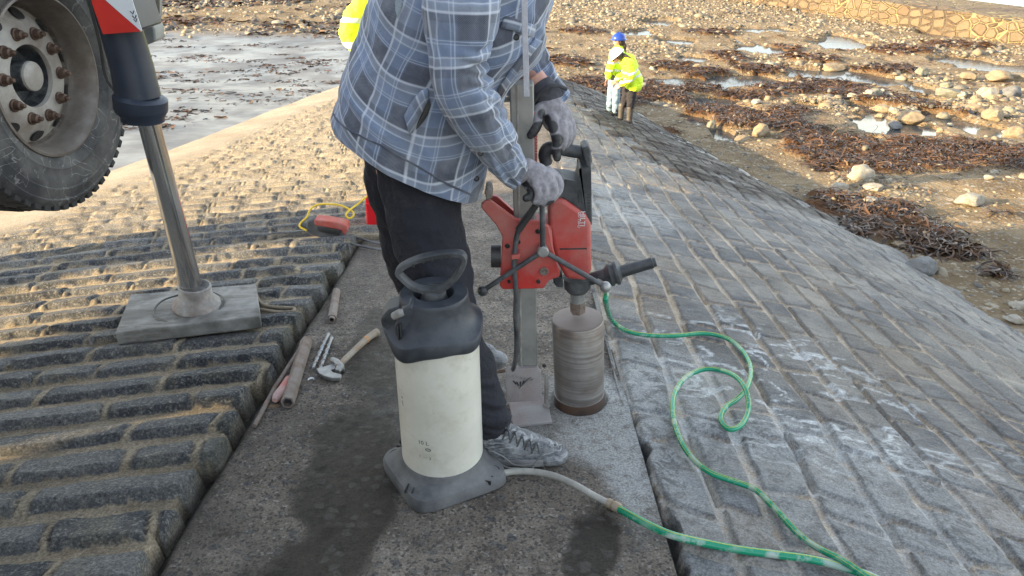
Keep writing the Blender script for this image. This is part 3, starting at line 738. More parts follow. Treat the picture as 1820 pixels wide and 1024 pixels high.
# ---------------------------------------------------------------- stone pier across the bay
p0 = G(1250, -6); p1 = G(1822, 84); d_ = (p1 - p0); d_.z = 0; d_.normalize(); nrm = Vector((-d_.y, d_.x, 0))
if nrm.y < 0: nrm = -nrm
a0 = p0 - d_ * 14; a1 = p1 + d_ * 12; zt = min(p0.z, p1.z)
k = Mat('pier_stone', .85); vv = k.sv(k.co(), (1, 1, 1.5)); vd = k.voro(2.3, 'DISTANCE_TO_EDGE', 'Distance', vv, .8); vc = k.voro(2.3, 'F1', 'Color', vv, .8)
sp = k.n('ShaderNodeSeparateColor'); k.l(vc, sp.inputs[0])
c = k.mix(sp.outputs[0], (.115, .072, .038), (.18, .128, .072)); c = k.mix(k.ramp(k.noise(6, 6, .7), [(.4, 0), (.65, .6)]), c, (.17, .13, .085))
jm = k.ramp(vd, [(.02, 1), (.05, 0)]); pale = k.ramp(k.noise(.35, 3), [(.48, 0), (.56, 1)])
c = k.mix(jm, c, k.mix(pale, (.16, .12, .08), (.38, .31, .14))); k.color(c); k.bump(k.ramp(vd, [(0, 0), (.14, 1)]), 1.0, .12); k.bump(k.noise(7, 8, .75), .8, .08); M_pier = k.m
mb = MB(); n_ = 60; hgt = .85; wid = 3.6
rg = []
for i in range(n_ + 1):
    b = a0.lerp(a1, i / n_); b.z = zt - .6; w1 = .05 * math.sin(i * 2.1)
    rg.append([b - nrm * .25, b + nrm * (0 + w1) + Vector((0, 0, .6 + hgt + .04 * math.sin(i * 1.3))), b + nrm * .5 + Vector((0, 0, .6 + hgt + .05)), b + nrm * (wid - .5) + Vector((0, 0, .62 + hgt)), b + nrm * wid + Vector((0, 0, .6 + hgt)), b + nrm * (wid + .3)])
mb.rings(rg, True)
o = mb.build('stone_pier', M_pier, loc=(a0.lerp(a1, .5).x, a0.lerp(a1, .5).y, zt), smooth=False)
tag(o, 'low sunlit stone pier with pale mortar joints crossing the far shore', 'pier')
struct('far_water', [(a0 + nrm * (wid + 3)).to_tuple()[:2] + (zt + .12,), (a1 + nrm * (wid + 3) + d_ * 20).to_tuple()[:2] + (zt + .12,), (a1 + nrm * 60 + d_ * 20).to_tuple()[:2] + (zt + .12,), (a0 + nrm * 60).to_tuple()[:2] + (zt + .12,)], [(0, 1, 2, 3)], M_wat, smooth=False)
# ================================================================ materials for things
k = Mat('tyre_rubber', .8); c_ = k.mix(k.ramp(k.noise(5, 6, .65), [(.38, 0), (.62, 1)]), (.030, .030, .033), (.095, .092, .088))
sc1 = k.ramp(k.math('ABSOLUTE', k.math('SUBTRACT', k.noise(3.2, 3, .5, dist=2.0), .5)), [(.0, .8), (.006, 0)]); c_ = k.mix(sc1, c_, (.24, .235, .22)); c_ = k.mix(k.ramp(k.noise(45, 5, .75), [(.58, 0), (.72, .6)]), c_, (.19, .185, .17)); k.color(c_); k.bump(k.noise(60, 5), .4, .004); M_rubber = k.m
M_tread = simple('tread_rubber', (.018, .018, .018), (.035, .034, .032), 12, .85, bump=.5, bscale=40)
M_rim = simple('rim_paint', (.42, .41, .38), (.55, .54, .50), 6, .5, bump=.15, bscale=60, dust=.75, dustc=(.13, .075, .045))
M_rimd = simple('rim_steel', (.16, .135, .115), (.26, .235, .21), 8, .45, metal=.4, bump=.2, bscale=50, dust=.5, dustc=(.09, .06, .045))
M_hub = simple('hub_grease', (.030, .033, .040), (.09, .095, .10), 26, .45, metal=.3, bump=.2, dust=.35, dustc=(.3, .3, .29))
M_nut = simple('rusty_nut', (.085, .050, .036), (.16, .105, .080), 40, .6, metal=.5, bump=.3)
M_navy = simple('outrigger_paint', (.016, .022, .036), (.026, .034, .052), 5, .42, bump=.08, bscale=30, dust=.02, dustc=(.26, .25, .24))
M_dark = simple('dark_steel', (.018, .018, .018), (.04, .038, .036), 20, .5)
M_greyp = simple('grey_paint', (.20, .21, .20), (.26, .26, .25), 9, .5, dust=.3)
M_redp = simple('warning_red', (.52, .025, .018), (.60, .035, .024), 5, .35, dust=.1)
M_white = simple('warning_white', (.62, .64, .66), (.70, .71, .72), 5, .35, dust=.15)
k = Mat('chrome', .13, 1.0); k.color(k.mix(k.noise(3, 3), (.66, .65, .64), (.76, .75, .74))); k.rough(k.ramp(k.noise(2, 3, .5), [(.3, .13), (.7, .18)])); M_chrome = k.m
M_iron = simple('cement_iron', (.16, .16, .155), (.34, .33, .31), 18, .8, bump=.5, bscale=60, dist=.004, dust=.4, dustc=(.17, .11, .08))
k = Mat('weathered_wood', .85); gv = k.sv(k.co(), (3, 40, 40)); g = k.noise(1, 6, .7, vec=gv)
c = k.mix(k.ramp(g, [(.3, 0), (.7, 1)]), (.085, .080, .070), (.24, .225, .20)); c = k.mix(k.ramp(k.noise(5, 5, .7), [(.45, 0), (.65, .8)]), c, (.30, .295, .28)); c = k.mix(k.ramp(k.noise(3.3, 4), [(.55, 0), (.68, .8)]), c, (.05, .048, .043))
k.color(c); k.bump(g, .7, .006); M_wood = k.m
M_red = simple('machine_red', (.38, .022, .018), (.46, .034, .026), 7, .42, bump=.15, bscale=60, dust=.6, dustc=(.32, .20, .17))
M_redbox = simple('box_red', (.62, .010, .018), (.68, .014, .02), 4, .35)
M_blackp = simple('black_plastic', (.020, .022, .025), (.035, .037, .041), 22, .5, bump=.15, bscale=80, dust=.5, dustc=(.14, .145, .15))
M_bluebl = simple('tank_plastic', (.014, .018, .025), (.026, .031, .040), 16, .48, bump=.2, bscale=60, dust=.45, dustc=(.085, .09, .10))
M_basepl = simple('dusty_plastic', (.022, .024, .028), (.05, .052, .056), 14, .6, bump=.4, bscale=40, dust=.75, dustc=(.17, .17, .17))
k = Mat('tank_white', .42); c = k.mix(k.ramp(k.noise(4, 5, .6), [(.35, 0), (.65, 1)]), (.50, .485, .42), (.60, .585, .515)); c = k.mix(k.ramp(k.noise(11, 6, .7), [(.50, 0), (.68, .6)]), c, (.40, .37, .29)); c = k.mix(k.ramp(k.noise(90, 3, .7), [(.68, 0), (.72, .6)]), c, (.3, .28, .24)); k.color(c); k.bump(k.noise(7, 4), .1, .006)
k.p.inputs['Subsurface Weight'].default_value = .0; M_tank = k.m
M_ink = simple('ink', (.03, .03, .03), (.10, .10, .095), 60, .7)
M_alu = simple('rail_metal', (.20, .20, .19), (.30, .295, .275), 16, .5, metal=.45, bump=.1, dust=.5, dustc=(.34, .33, .30))
M_dirtyred = simple('caked_red', (.22, .12, .105), (.23, .19, .18), 14, .8, bump=.8, bscale=40, dist=.004, dust=1.15, dustc=(.33, .325, .32))
k = Mat('core_bit_steel', .38, .55); gv = k.sv(k.co(), (1.5, 1.5, 110)); g = k.noise(1, 5, .65, vec=gv); g2 = k.noise(1, 4, .6, vec=k.sv(k.co(), (8, 8, 16)))
c = k.mix(k.ramp(g, [(.3, 0), (.7, 1)]), (.17, .155, .145), (.32, .30, .285)); c = k.mix(k.ramp(g2, [(.46, 0), (.68, .6)]), c, (.13, .09, .07)); k.color(c); k.rough(k.ramp(g, [(.3, .3), (.7, .55)])); k.bump(g, .25, .002); M_bit = k.m
k = Mat('core_bit_top', .6, .3); k.color(k.mix(k.noise(12, 5), (.19, .145, .12), (.30, .255, .225))); M_bittop = k.m
k = Mat('green_hose', .3); n_ = k.ramp(k.noise(14, 5, .7), [(.52, 0), (.62, 1)]); k.color(k.mix(k.math('MULTIPLY', n_, k.ramp(k.noise(2.2, 3), [(.45, .05), (.55, .9)])), k.mix(k.noise(3, 3), (.004, .20, .105), (.010, .28, .15)), (.36, .42, .38))); k.rough(k.mix(n_, (.22,) * 3, (.6,) * 3)); M_hose = k.m
M_hosew = simple('milky_hose', (.30, .29, .255), (.42, .41, .37), 22, .5, bump=.2, dust=.7, dustc=(.20, .19, .17))
M_yline = simple('hose_stripe', (.42, .47, .05), (.5, .52, .08), 20, .5)
M_yel = simple('yellow_cable', (.68, .46, .02), (.75, .52, .04), 20, .5)
M_rust = simple('rusty_steel', (.13, .085, .062), (.20, .155, .13), 30, .8, metal=.2, bump=.4, dust=.5, dustc=(.26, .24, .22))
M_oldwood = simple('hammer_wood', (.24, .155, .085), (.17, .12, .08), 22, .75, bump=.3, dust=.7, dustc=(.34, .32, .27))
M_steel = simple('worn_steel', (.20, .20, .20), (.32, .32, .31), 25, .45, metal=.6, bump=.2, dust=.5)
M_rope = simple('old_rope', (.26, .21, .15), (.17, .14, .10), 60, .9, bump=.6, bscale=120)
# ================================================================ crane lorry (its body stands left of the picture and shades the work)
WC = D(88, 137, 2.79)
YJ = G(350, 545, .135).y
lorry = thing('crane_lorry', (-2.6, 1.0, float(zs(-2.6, 1.0))), 'crane lorry jacked clear of the paving on an outrigger leg striped red and white', 'lorry')
mb = MB(); Ax = Vector((1, -.07, -.03)).normalized()
Rw = .505; c = WC
prof_t = [(-.30, .30), (-.31, .44), (-.29, .487), (-.26, Rw), (-.03, Rw), (.0, .492), (.015, .47), (.022, .43), (.025, .405), (.022, .38), (.012, .335), (0, .305), (-.01, .297)]
prof_t = prof_t[:5] + [(.0, .492), (.013, .474), (.0165, .468), (.013, .462), (.020, .44), (.0255, .425), (.0215, .419), (.0245, .405), (.022, .38), (.0165, .352), (.019, .346), (.012, .335), (0, .305), (-.01, .297)]
o = MB().lathe(c, Ax, prof_t, 120, False).build('wheel', M_rubber, lorry); wheel = o
wh = o
u = Ax.orthogonal().normalized(); 
u = (Vector((0, 0, 1)) - Ax * Ax.z).normalized(); b = Ax.cross(u)
mb = MB()
for q in range(58):           # shoulder lugs of the tread
    a = 2 * math.pi * q / 58
    for side, off in ((0, -.012), (1, -.16), (2, -.262)):
        a2 = a + (.054 if side == 1 else 0); rd = u * math.cos(a2) + b * math.sin(a2); tn_ = Ax.cross(rd)
        Mx = Matrix((Ax, tn_, rd)).transposed()
        mb.box(c + Ax * (off - .02) + rd * (Rw + .003 if side else Rw - .006), (.075 if side != 1 else .12, .034, .022), Mx)
bevel(mb.build('tread', M_tread, wh), .003, 1)
prof_r = [(-.005, .302), (.004, .300), (.006, .292), (-.006, .286), (-.02, .277), (-.075, .268), (-.10, .262), (-.112, .250), (-.105, .235), (-.09, .215), (-.072, .19), (-.066, .165), (-.066, .128), (-.068, .116), (-.085, .114), (-.13, .112)]
MB().lathe(c, Ax, prof_r[:8], 96, False).build('rim', M_rimd, wh)
MB().lathe(c, Ax, prof_r[6:], 96, False).build('wheel_disc', M_rim, wh)
MB().lathe(c, Ax, [(-.085, .1135), (-.12, .111), (-.15, .104), (-.155, .06), (-.12, .058), (-.075, .056), (-.07, .050), (-.068, .001)], 64, False).build('hub', M_hub, wh)
MB().lathe(c, Ax, [(-.0705, .056), (-.062, .054), (-.057, .045), (-.055, .001)], 48, False).build('hub_cap', M_rim, wh)
for q in range(10):
    a = 2 * math.pi * (q + .3) / 10; rd = u * math.cos(a) + b * math.sin(a); pc = c + rd * .160
    MB().lathe(pc, Ax, [(-.068, .024), (-.060, .024), (-.058, .018), (-.040, .0165), (-.037, .012), (-.036, .009), (-.024, .0085), (-.022, .007)], 6 if q < 0 else 12).build('wheel_nut', M_nut, wh)
for q in range(10):
    a = 2 * math.pi * (q + .75) / 10; rd = u * math.cos(a) + b * math.sin(a); tg = Ax.cross(rd)
    pts = [c + rd * (.226 + .021 * math.sin(x)) + tg * .026 * math.cos(x) + Ax * (-.094 - .16 * (.021 * math.sin(x)) * 0) for x in np.linspace(0, 2 * math.pi, 20)[:-1]]
    nrm_ = (Ax * 1 + rd * -.9).normalized()
    pts = [p + Ax * (.010 + .85 * ((p - c).dot(rd) - .226)*-1) for p in pts]
    MB().prism(pts, Ax * -.012).build('hand_hole', M_dark, wh)
# outrigger leg
F0 = G(350, 545, .135)
def J(px, py): return V(px, py, YJ)
def jr(px0, px1, py): return (J(px1, py) - J(px0, py)).length / 2
MB().tube([J(262, 208), J(339, 505)], [jr(243, 280, 215), jr(320, 358, 495)], 40).build('chrome_rod', M_chrome, lorry)
ctr = lambda a_, b_, y: J((a_ + b_) / 2, y)
P_ = [ctr(163, 236, -40), ctr(183, 252, 57), ctr(200, 268, 120), ctr(207, 283, 166)]
mb = MB().tube([ctr(150, 232, -260), ctr(163, 238, -40), ctr(181, 252, 57), ctr(199, 271, 120), ctr(207, 282, 166), ctr(209, 283, 172)], [.1, .1, jr(181, 252, 57), jr(199, 271, 120), jr(207, 282, 166), jr(208, 283, 172)], 48)
leg = mb.build('outrigger_leg', M_navy, lorry)
MB().tube([ctr(208, 291, 168), ctr(205, 294, 174), ctr(207, 294, 192), ctr(213, 292, 198), ctr(216, 290, 206), ctr(218, 290, 214)], [jr(209, 284, 168), jr(204, 294, 174), jr(206, 295, 190), jr(208, 294, 196), jr(217, 290, 200), jr(218, 290, 212)], 48).build('collar', M_navy, leg)
yo = -.115
def JF(px, py): p = V(px, py, YJ - .10); return p
def JF2(px, py): p = V(px, py, YJ - .104); return p
bevel(MB().prism([JF(x, y) for x, y in [(135, -90), (160, 0), (182, 60), (252, 55), (234, 0), (205, -90)]], (0, .19, 0)).build('leg_housing', M_navy, leg), .01, 3)
MB().prism([JF2(x, y) for x, y in [(161, -6), (164, 8), (183, 61), (250, 56), (178, -6)]], (0, .003, 0)).build('red_warning_stripe', M_redp, leg)
MB().prism([JF2(x, y) for x, y in [(180, -6), (251, 56), (252.4, 55), (233, -6)]], (0, .003, 0)).build('white_warning_stripe', M_white, leg)
sq = MB()
for (x, y, s_) in [(234, 22, 1), (238, 30, 1), (240, 36, .8)]: sq.tube([V(x - 3 * s_, y - 2, YJ - .1045), V(x + 2 * s_, y + 3, YJ - .1045), V(x + 4 * s_, y - 3, YJ - .1045)], .0022, 5)
sq.build('marker_scribble', M_ink, leg)
# bracket and box just behind the leg, thin cable down the wheel side
q_ = YJ + .25
bevel(MB().prism([V(x, y, q_) for x, y in [(225, -60), (238, -20), (240, 30), (258, 42), (264, 30), (263, -60)]], (0, .12, 0)).build('support_arm', M_navy, lorry), .01)
bevel(MB().prism([V(x, y, q_ + .02) for x, y in [(240, 42), (268, 40), (275, 52), (276, 74), (252, 84), (242, 70)]], (0, .1, 0)).build('grey_bracket', M_greyp, lorry), .008)
bevel(MB().prism([V(x, y, q_ + .14) for x, y in [(262, -40), (272, -40), (272, 34), (268, 42), (262, 42)]], (0, .1, 0)).build('side_rail', M_greyp, lorry), .005)
MB().tube(catmull([V(x, y, YJ + .02) for x, y in [(150, -20), (165, 30), (178, 80), (184, 120), (192, 145), (203, 160), (212, 175)]]), .006, 8).build('cable', M_dark, lorry)
base_c = F0.copy()
ft = MB().lathe(base_c + Vector((0, 0, -.005)), (.10, 0, 1), [(0, .10), (.012, .108), (.03, .104), (.045, .09), (.058, .078), (.075, .072), (.115, .072), (.118, .064), (.09, .05)], 48)
ft.build('foot', M_iron, lorry)
bm_top = base_c.z
# body: chassis, deck, cab, side boxes, rear wheels on the far side
bz = 1.38
body = bevel(MB().box((-3.15, -1.2, bz + .16), (2.35, 8.4, .20)).build('flat_deck', M_greyp, lorry), .02)
bevel(MB().box((-3.15, -1.2, bz + .95), (2.3, 4.8, 1.5)).build('load', simple('load_sheet', (.08, .09, .10), (.12, .13, .13), 4, .8), lorry), .05)
bevel(MB().prism([(-4.3, -8.2, bz - .3), (-4.3, -5.6, bz - .3), (-4.3, -5.6, bz + 2.1), (-4.3, -7.4, bz + 2.1), (-4.3, -8.1, bz + 1.0)], (2.3, 0, 0)).build('cab', M_white, lorry), .06)
MB().box((-2.75, -1.4, bz - .1), (.1, 9.0, .3)).box((-3.55, -1.4, bz - .1), (.1, 9.0, .3)).build('chassis', M_dark, lorry)
MB().tube([c - Ax * .3, c - Ax * 2.1], .07, 16).build('axle', M_dark, lorry)
for yy_ in (WC.y - 4.6,):
    MB().lathe((WC.x, yy_, WC.z + .1), (1, 0, 0), prof_t, 64, True).build('wheel', M_rubber, lorry)
MB().lathe((WC.x - 2.2, WC.y - 4.6, WC.z + .1), (-1, 0, 0), prof_t, 64, True).build('wheel', M_rubber, lorry)
# added wall, unseen on the left: shades the work, its openings pass sun patches
hw = MB(); XWL = -7.0; wz = -.9
def wall_box(y0, y1, z0, z1): hw.box((XWL - .2, (y0 + y1) / 2, (z0 + z1) / 2), (.4, y1 - y0, z1 - z0))
for seg in [(-9.0, -.24, wz, 2.7), (-.24, -.05, 1.60, 2.7), (-.24, -.05, wz, 1.18), (-.05, .80, wz, 2.7), (2.12, 2.72, wz, 1.75)]: wall_box(*seg)
hw.prism([(XWL - .4, y_, z_) for y_, z_ in [(.80, 1.10), (1.4, 1.20), (2.12, 1.36), (2.12, 2.7), (.80, 2.7)]], (.4, 0, 0))
o = hw.build('added_shade_wall', M_pier, loc=(XWL - .2, -3, wz), smooth=False)
tag(o, 'added shade wall with two openings for sun patches, unseen beyond the crane lorry', 'wall')

# ================================================================ timber pad under the foot
def pad_pt(px, py, l): return G(px, py, l)
tp = [G(232, 523, .135), G(455, 504, .120), G(462, 561, .125), G(204, 592, .130)]
z_ = [p.z for p in tp]
pb = tp[0].lerp(tp[2], .5) - Vector((0, 0, .06))
pad = thing('timber_pad', pb, 'weathered square timber pad under the steel foot of the outrigger leg', 'timber pad')
o = bevel(MB().prism(tp, (0, 0, -.066)).build('board', M_wood, pad), .006, 2)
pr = []
for x in np.linspace(0, 2 * math.pi, 34)[:-1]:
    p = base_c + Vector((-.035 + .155 * math.cos(x), .0 + .15 * math.sin(x), .0)); pr.append(p + Vector((0, 0, .001 + .003 * math.sin(5 * x))))
MB().tube(pr + [pr[0]], .0045, 6, False).build('worn_ring', M_dark, pad)
rp = catmull([G(456, 527, .06), G(465, 540, .07), G(480, 545, .065), G(505, 547, .06), G(522, 548, .055), G(520, 554, .05), G(500, 555, .05), G(480, 553, .06), G(462, 550, .06)])
MB().tube(rp, .0085, 10).build('rope_handle', M_rope, pad)

# ================================================================ water pressure tank
TX, TY = -.222, 1.828
def tz(py): return V(780, py, TY).z
tg0 = float(zs(TX, TY))
tank = thing('pressure_tank', (TX, TY, tg0), 'white plastic water pressure tank with black cap, D handle and square black base', 'water tank')
zt0, zt1 = tg0 + .038, tz(576)
MB().lathe((TX, TY, 0), (0, 0, 1), [(zt0, .120), (zt0 + .01, .1285), (zt0 + .05, .129), (zt1 - .02, .1245), (zt1, .1235)], 96).build('cylinder', M_tank, tank)
def rsq(r, rd, rot, z, sag=None, n=72):
    out = []
    for q in range(n):
        a = 2 * math.pi * q / n; ca, sa = math.cos(a), math.sin(a)
        p_ = 2 / rd; d = (abs(ca) ** p_ + abs(sa) ** p_) ** (-1 / p_)
        x, y = ca * d * r, sa * d * r; c_, s_ = math.cos(rot), math.sin(rot)
        X_ = x * c_ - y * s_; Y_ = x * s_ + y * c_
        out.append(Vector((TX + X_, TY + Y_, z - .114 * Y_ * (1 if sag else 0))))
    return out
rt = R(-60)
bs = MB().rings([rsq(.158, .36, rt, tg0 + .004, 1), rsq(.167, .34, rt, tg0 + .006, 1), rsq(.167, .34, rt, tg0 + .030, 1), rsq(.162, .37, rt, tg0 + .046, 1), rsq(.152, .46, rt, tg0 + .052, 1), rsq(.143, .66, rt, tg0 + .062, 1), rsq(.137, .9, rt, tg0 + .082), rsq(.1335, 1, rt, tg0 + .098), rsq(.1295, 1, rt, tg0 + .100)], True)
basep = bs.build('base', M_basepl, tank)
for ang in (-105, -15, 165, 75):
    a = R(ang); dd = Vector((math.cos(a), math.sin(a), 0)); p = Vector((TX, TY, tg0 + .049)) + dd * .172; p.z += -.114 * dd.y * .172
    MB().lathe(p, (dd.x * .35, dd.y * .35, 1), [(-.02, .017), (.005, .017), (.007, .014), (.0045, .011)], 20).build('bolt_recess', M_dark, basep)
    for s_ in (-1, 1):
        tn_ = Vector((-dd.y, dd.x, 0)); q = Vector((TX, TY, tg0 + .049 - .114 * dd.y * .17)) + dd * (.162) - tn_ * (.048 + .012 * s_)
        MB().box(q + dd * .0, (.032, .0035, .014), Matrix.Rotation(a, 3, 'Z')).build('rib_slot', M_dark, basep)
# cap: a skirt whose lower edge dips towards the coupling, sloping shoulders, a round neck
n = 96; rings = []
zc = lambda py: tz(py)
def capring(f):
    out = []
    for q in range(n):
        a = 2 * math.pi * q / n; da = math.cos(a - R(-135)); pod = math.exp(-((((a - R(188) + math.pi) % (2 * math.pi)) - math.pi) / .45) ** 2)
        dip = .020 * da
        z, r = f(da, pod)
        if r > .125:                       # the skirt is four-cornered, dipping at the corners
            q4 = abs(math.cos(2 * (a - R(-35)))) ; cnr = max(0, math.cos(2 * (a + R(35)))) if False else (.5 + .5 * math.cos(4 * (a - R(-37))))
            r = r * (.965 + .085 * cnr ** 2); z -= .016 * cnr ** 2
        out.append(Vector((TX + math.cos(a) * r, TY + math.sin(a) * r, z - 0)))
    return out
z_sk0, z_sk1, z_sh, z_tp = zc(600), zc(583), zc(560), zc(519)
dz = lambda py: zc(py)
fr = [lambda d, p: (dz(588) - .016 * d, .126), lambda d, p: (dz(588) - .018 * d, .1375 + .004 * p), lambda d, p: (dz(585) - .018 * d, .142 + .006 * p), lambda d, p: (dz(570) - .010 * d, .1435 + .014 * p), lambda d, p: (dz(567) - .009 * d, .141 + .018 * p),
      lambda d, p: (dz(564) - .007 * d, .128 + .020 * p), lambda d, p: (dz(559) - .003 * d, .116 + .018 * p), lambda d, p: (dz(550), .107 + .008 * p), lambda d, p: (dz(538), .1015), lambda d, p: (dz(527), .0985), lambda d, p: (dz(522), .0985),
      lambda d, p: (dz(519), .0950), lambda d, p: (z_tp, .058), lambda d, p: (z_tp - .010, .054), lambda d, p: (z_tp - .05, .052)]
cap = MB().rings([capring(f) for f in fr], False).build('cap', M_bluebl, tank)
MB().lathe((TX, TY, 0), (0, 0, 1), [(z_tp - .05, .05), (z_tp - .012, .036), (z_tp + .006, .034), (z_tp + .012, .026)], 40).build('pump_collar', M_blackp, tank)
# coupling pod on the left of the cap
def TV(px, py, dy=0): return V(px, py, TY + dy)
bevel(MB().prism([TV(x, y, -.085) for x, y in [(713, 553), (731, 541), (742, 560), (764, 618), (741, 628), (713, 632), (706, 618), (700, 584)]], (0, .05, 0)).build('coupling_housing', M_bluebl, tank), .006)
bevel(MB().prism([TV(x, y, -.05) for x, y in [(676, 566), (690, 552), (712, 545), (712, 600), (702, 604), (690, 590), (677, 580)]], (0, .08, 0)).build('coupling_guard', M_blackp, tank), .008)
MB().lathe(TV(730, 606, -.086), (0, -1, 0), [(-.01, .019), (.001, .019), (.003, .0155), (.0015, .012)], 28).build('round_boss', M_blackp, tank)
MB().box(TV(708, 590, -.092), (.004, .012, .045)).build('slot', M_dark, tank); MB().box(TV(713, 589, -.092), (.004, .012, .045)).build('slot', M_dark, tank)
MB().tube([TV(700, 562, -.07), TV(712, 556, -.08), TV(718, 555, -.08)], [.011, .012, .009], 16).build('hose_coupling', M_iron, tank)
# D handle
hp_ = [(712, 490), (708, 483), (718, 472), (745, 460), (775, 453), (803, 450), (820, 452), (825, 462), (819, 478), (806, 496), (790, 509), (770, 515), (750, 514), (730, 506)]
cl = catmull([TV(x, y, -.01) for x, y in hp_ + hp_[:1]], 6)
def flat_loop(pts, w1, w2):
    rg = []; m = len(pts) - 1
    cen = sum(pts[:-1], Vector()) / m
    for i in range(m):
        t = (pts[(i + 1) % m] - pts[(i - 1) % m]).normalized(); yv = Vector((0, 1, 0)); nr = t.cross(yv).normalized()
        rg.append([pts[i] + nr * w1 * a + yv * w2 * b_ for a, b_ in ((-1, -.6), (-.6, -1), (.6, -1), (1, -.6), (1, .6), (.6, 1), (-.6, 1), (-1, .6))])
    return rg
hd = MB().rings(flat_loop(cl, .0085, .017), False, True).build('pump_handle', M_blackp, tank)
for (x, y) in [(735, 470), (752, 463), (768, 459), (784, 456), (800, 455)]:
    MB().box(TV(x, y + 2, -.027), (.006, .004, .009)).build('grip_slot', M_dark, hd)
MB().tube([TV(763, 515), TV(765, 532)], [.018, .02], 20).build('handle_neck', M_blackp, hd)
# printed marks
def text_obj(txt, size, mat, parent, place, name='printed_text', thick=.0004):
    cu = bpy.data.curves.new('t', 'FONT'); cu.body = txt; cu.size = size; cu.align_x = 'CENTER'; cu.align_y = 'CENTER'; cu.resolution_u = 3
    ob = bpy.data.objects.new('t', cu); sc.collection.objects.link(ob); dg = bpy.context.evaluated_depsgraph_get(); dg.update()
    me = bpy.data.meshes.new_from_object(ob.evaluated_get(dg)); bpy.data.objects.remove(ob)
    v = [place(p.co.x, p.co.y) for p in me.vertices]; f = [list(p.vertices) for p in me.polygons]; bpy.data.meshes.remove(me)
    return mesh_obj(name, v, f, mat, parent, smooth=False)
def on_cyl(px, py, rr=.1298):
    p = TV(px, py); a0_ = math.asin(max(-1, min(1, (p.x - TX) / .1275))); z0 = p.z
    # refine height for the cylinder front surface
    yf = TY - math.cos(a0_) * .1275; q = V(px, py, yf); a0_ = math.asin(max(-1, min(1, (q.x - TX) / .1275))); z0 = q.z
    return lambda x, y: Vector((TX + math.sin(a0_ + x / .128) * rr, TY - math.cos(a0_ + x / .128) * rr, z0 + y))
text_obj('10 L', .020, M_ink, tank, on_cyl(753, 784))
text_obj('0', .026, M_ink, tank, (lambda f: (lambda x, y: f(y, x)))(on_cyl(761, 797)))
text_obj('1  - -', .014, M_ink, tank, on_cyl(753, 808)); text_obj('3', .014, M_ink, tank, on_cyl(765, 813))
vt = on_cyl(713, 745); text_obj('8 6 - 3 8 0  - 9 8', .030, M_ink, tank, lambda x, y: vt(y * .5 - .004, x))
vt2 = on_cyl(717, 700); text_obj('98 8 - -', .020, M_ink, tank, lambda x, y: vt2(y * .6, x))

# ================================================================ core drill on its rail
YD = 2.28
def DV(px, py, dy=0): return V(px, py, YD + dy)
rb = G(938, 722)
drill = thing('core_drill', (rb.x, rb.y, rb.z), 'dusty red core drill on an upright steel rail with three-armed feed lever', 'core drill')
def poly(name, pts, dy0, dy1, m, parent=drill, bw=.004, plane=None):
    fr_ = [V(x, y, YD + (plane if plane is not None else dy0)) for x, y in pts]
    fr_ = [Vector((p.x, YD + dy0, p.z)) for p in fr_]
    return bevel(MB().prism(fr_, (0, dy1 - dy0, 0)).build(name, m, parent), bw)
rail = poly('rail', [(905, 150), (949, 150), (955, 657), (922, 657)], -.045, .03, M_alu, bw=.005)
poly('rail_groove', [(917, 152), (921, 152), (928, 655), (925, 655)], -.0475, -.03, M_iron, rail, .001)
tk = MB()
for y in np.arange(200, 350, 5.2): tk.box(V(951, y, YD - .03), (.014, .018, .006))
tk.build('toothed_rack', M_red, rail)
poly('rail_top_frame', [(884, 176), (912, 174), (916, 300), (911, 300), (908, 181), (886, 183)], -.02, .0, M_alu, rail, .001)
carr = poly('carriage', [(856, 370), (855, 362), (862, 356), (872, 356), (916, 388), (935, 392), (960, 392), (976, 402), (983, 440), (995, 484), (994, 491), (976, 498), (966, 512), (894, 514), (888, 508), (893, 420), (882, 400)], -.105, -.088, M_red, bw=.004, plane=-.1)
poly('carriage_cheek', [(870, 347), (884, 350), (918, 380), (918, 396), (872, 362)], .03, .05, M_red, bw=.003, plane=.03)
poly('carriage_block', [(893, 405), (980, 405), (988, 485), (960, 505), (896, 508)], -.088, .045, M_red, bw=.006, plane=-.08)
poly('top_roller', [(862, 340), (866, 336), (874, 338), (876, 352), (864, 357)], -.10, -.02, M_iron, bw=.004)
MB().tube([DV(864, 345, -.08), DV(868, 325, -.08)], .006, 10).build('clamp_bolt', M_iron, drill)
MB().tube([DV(873, 455, -.06), DV(890, 455, -.06)], .039, 32).build('side_knob', M_dark, drill)
for (x, y, r_) in [(967, 482, .015), (902, 437, .008), (922, 430, .006), (956, 411, .008), (957, 500, .007), (905, 500, .006), (903, 437, .005)]:
    MB().lathe(V(x, y, YD - .105), (0, -1, 0), [(-.004, r_), (.004, r_), (.006, r_ * .75), (.003, r_ * .6), (.003, r_ * .3), (.007, r_ * .25)], 20).build('bolt', M_rust if r_ > .01 else M_dark, carr)
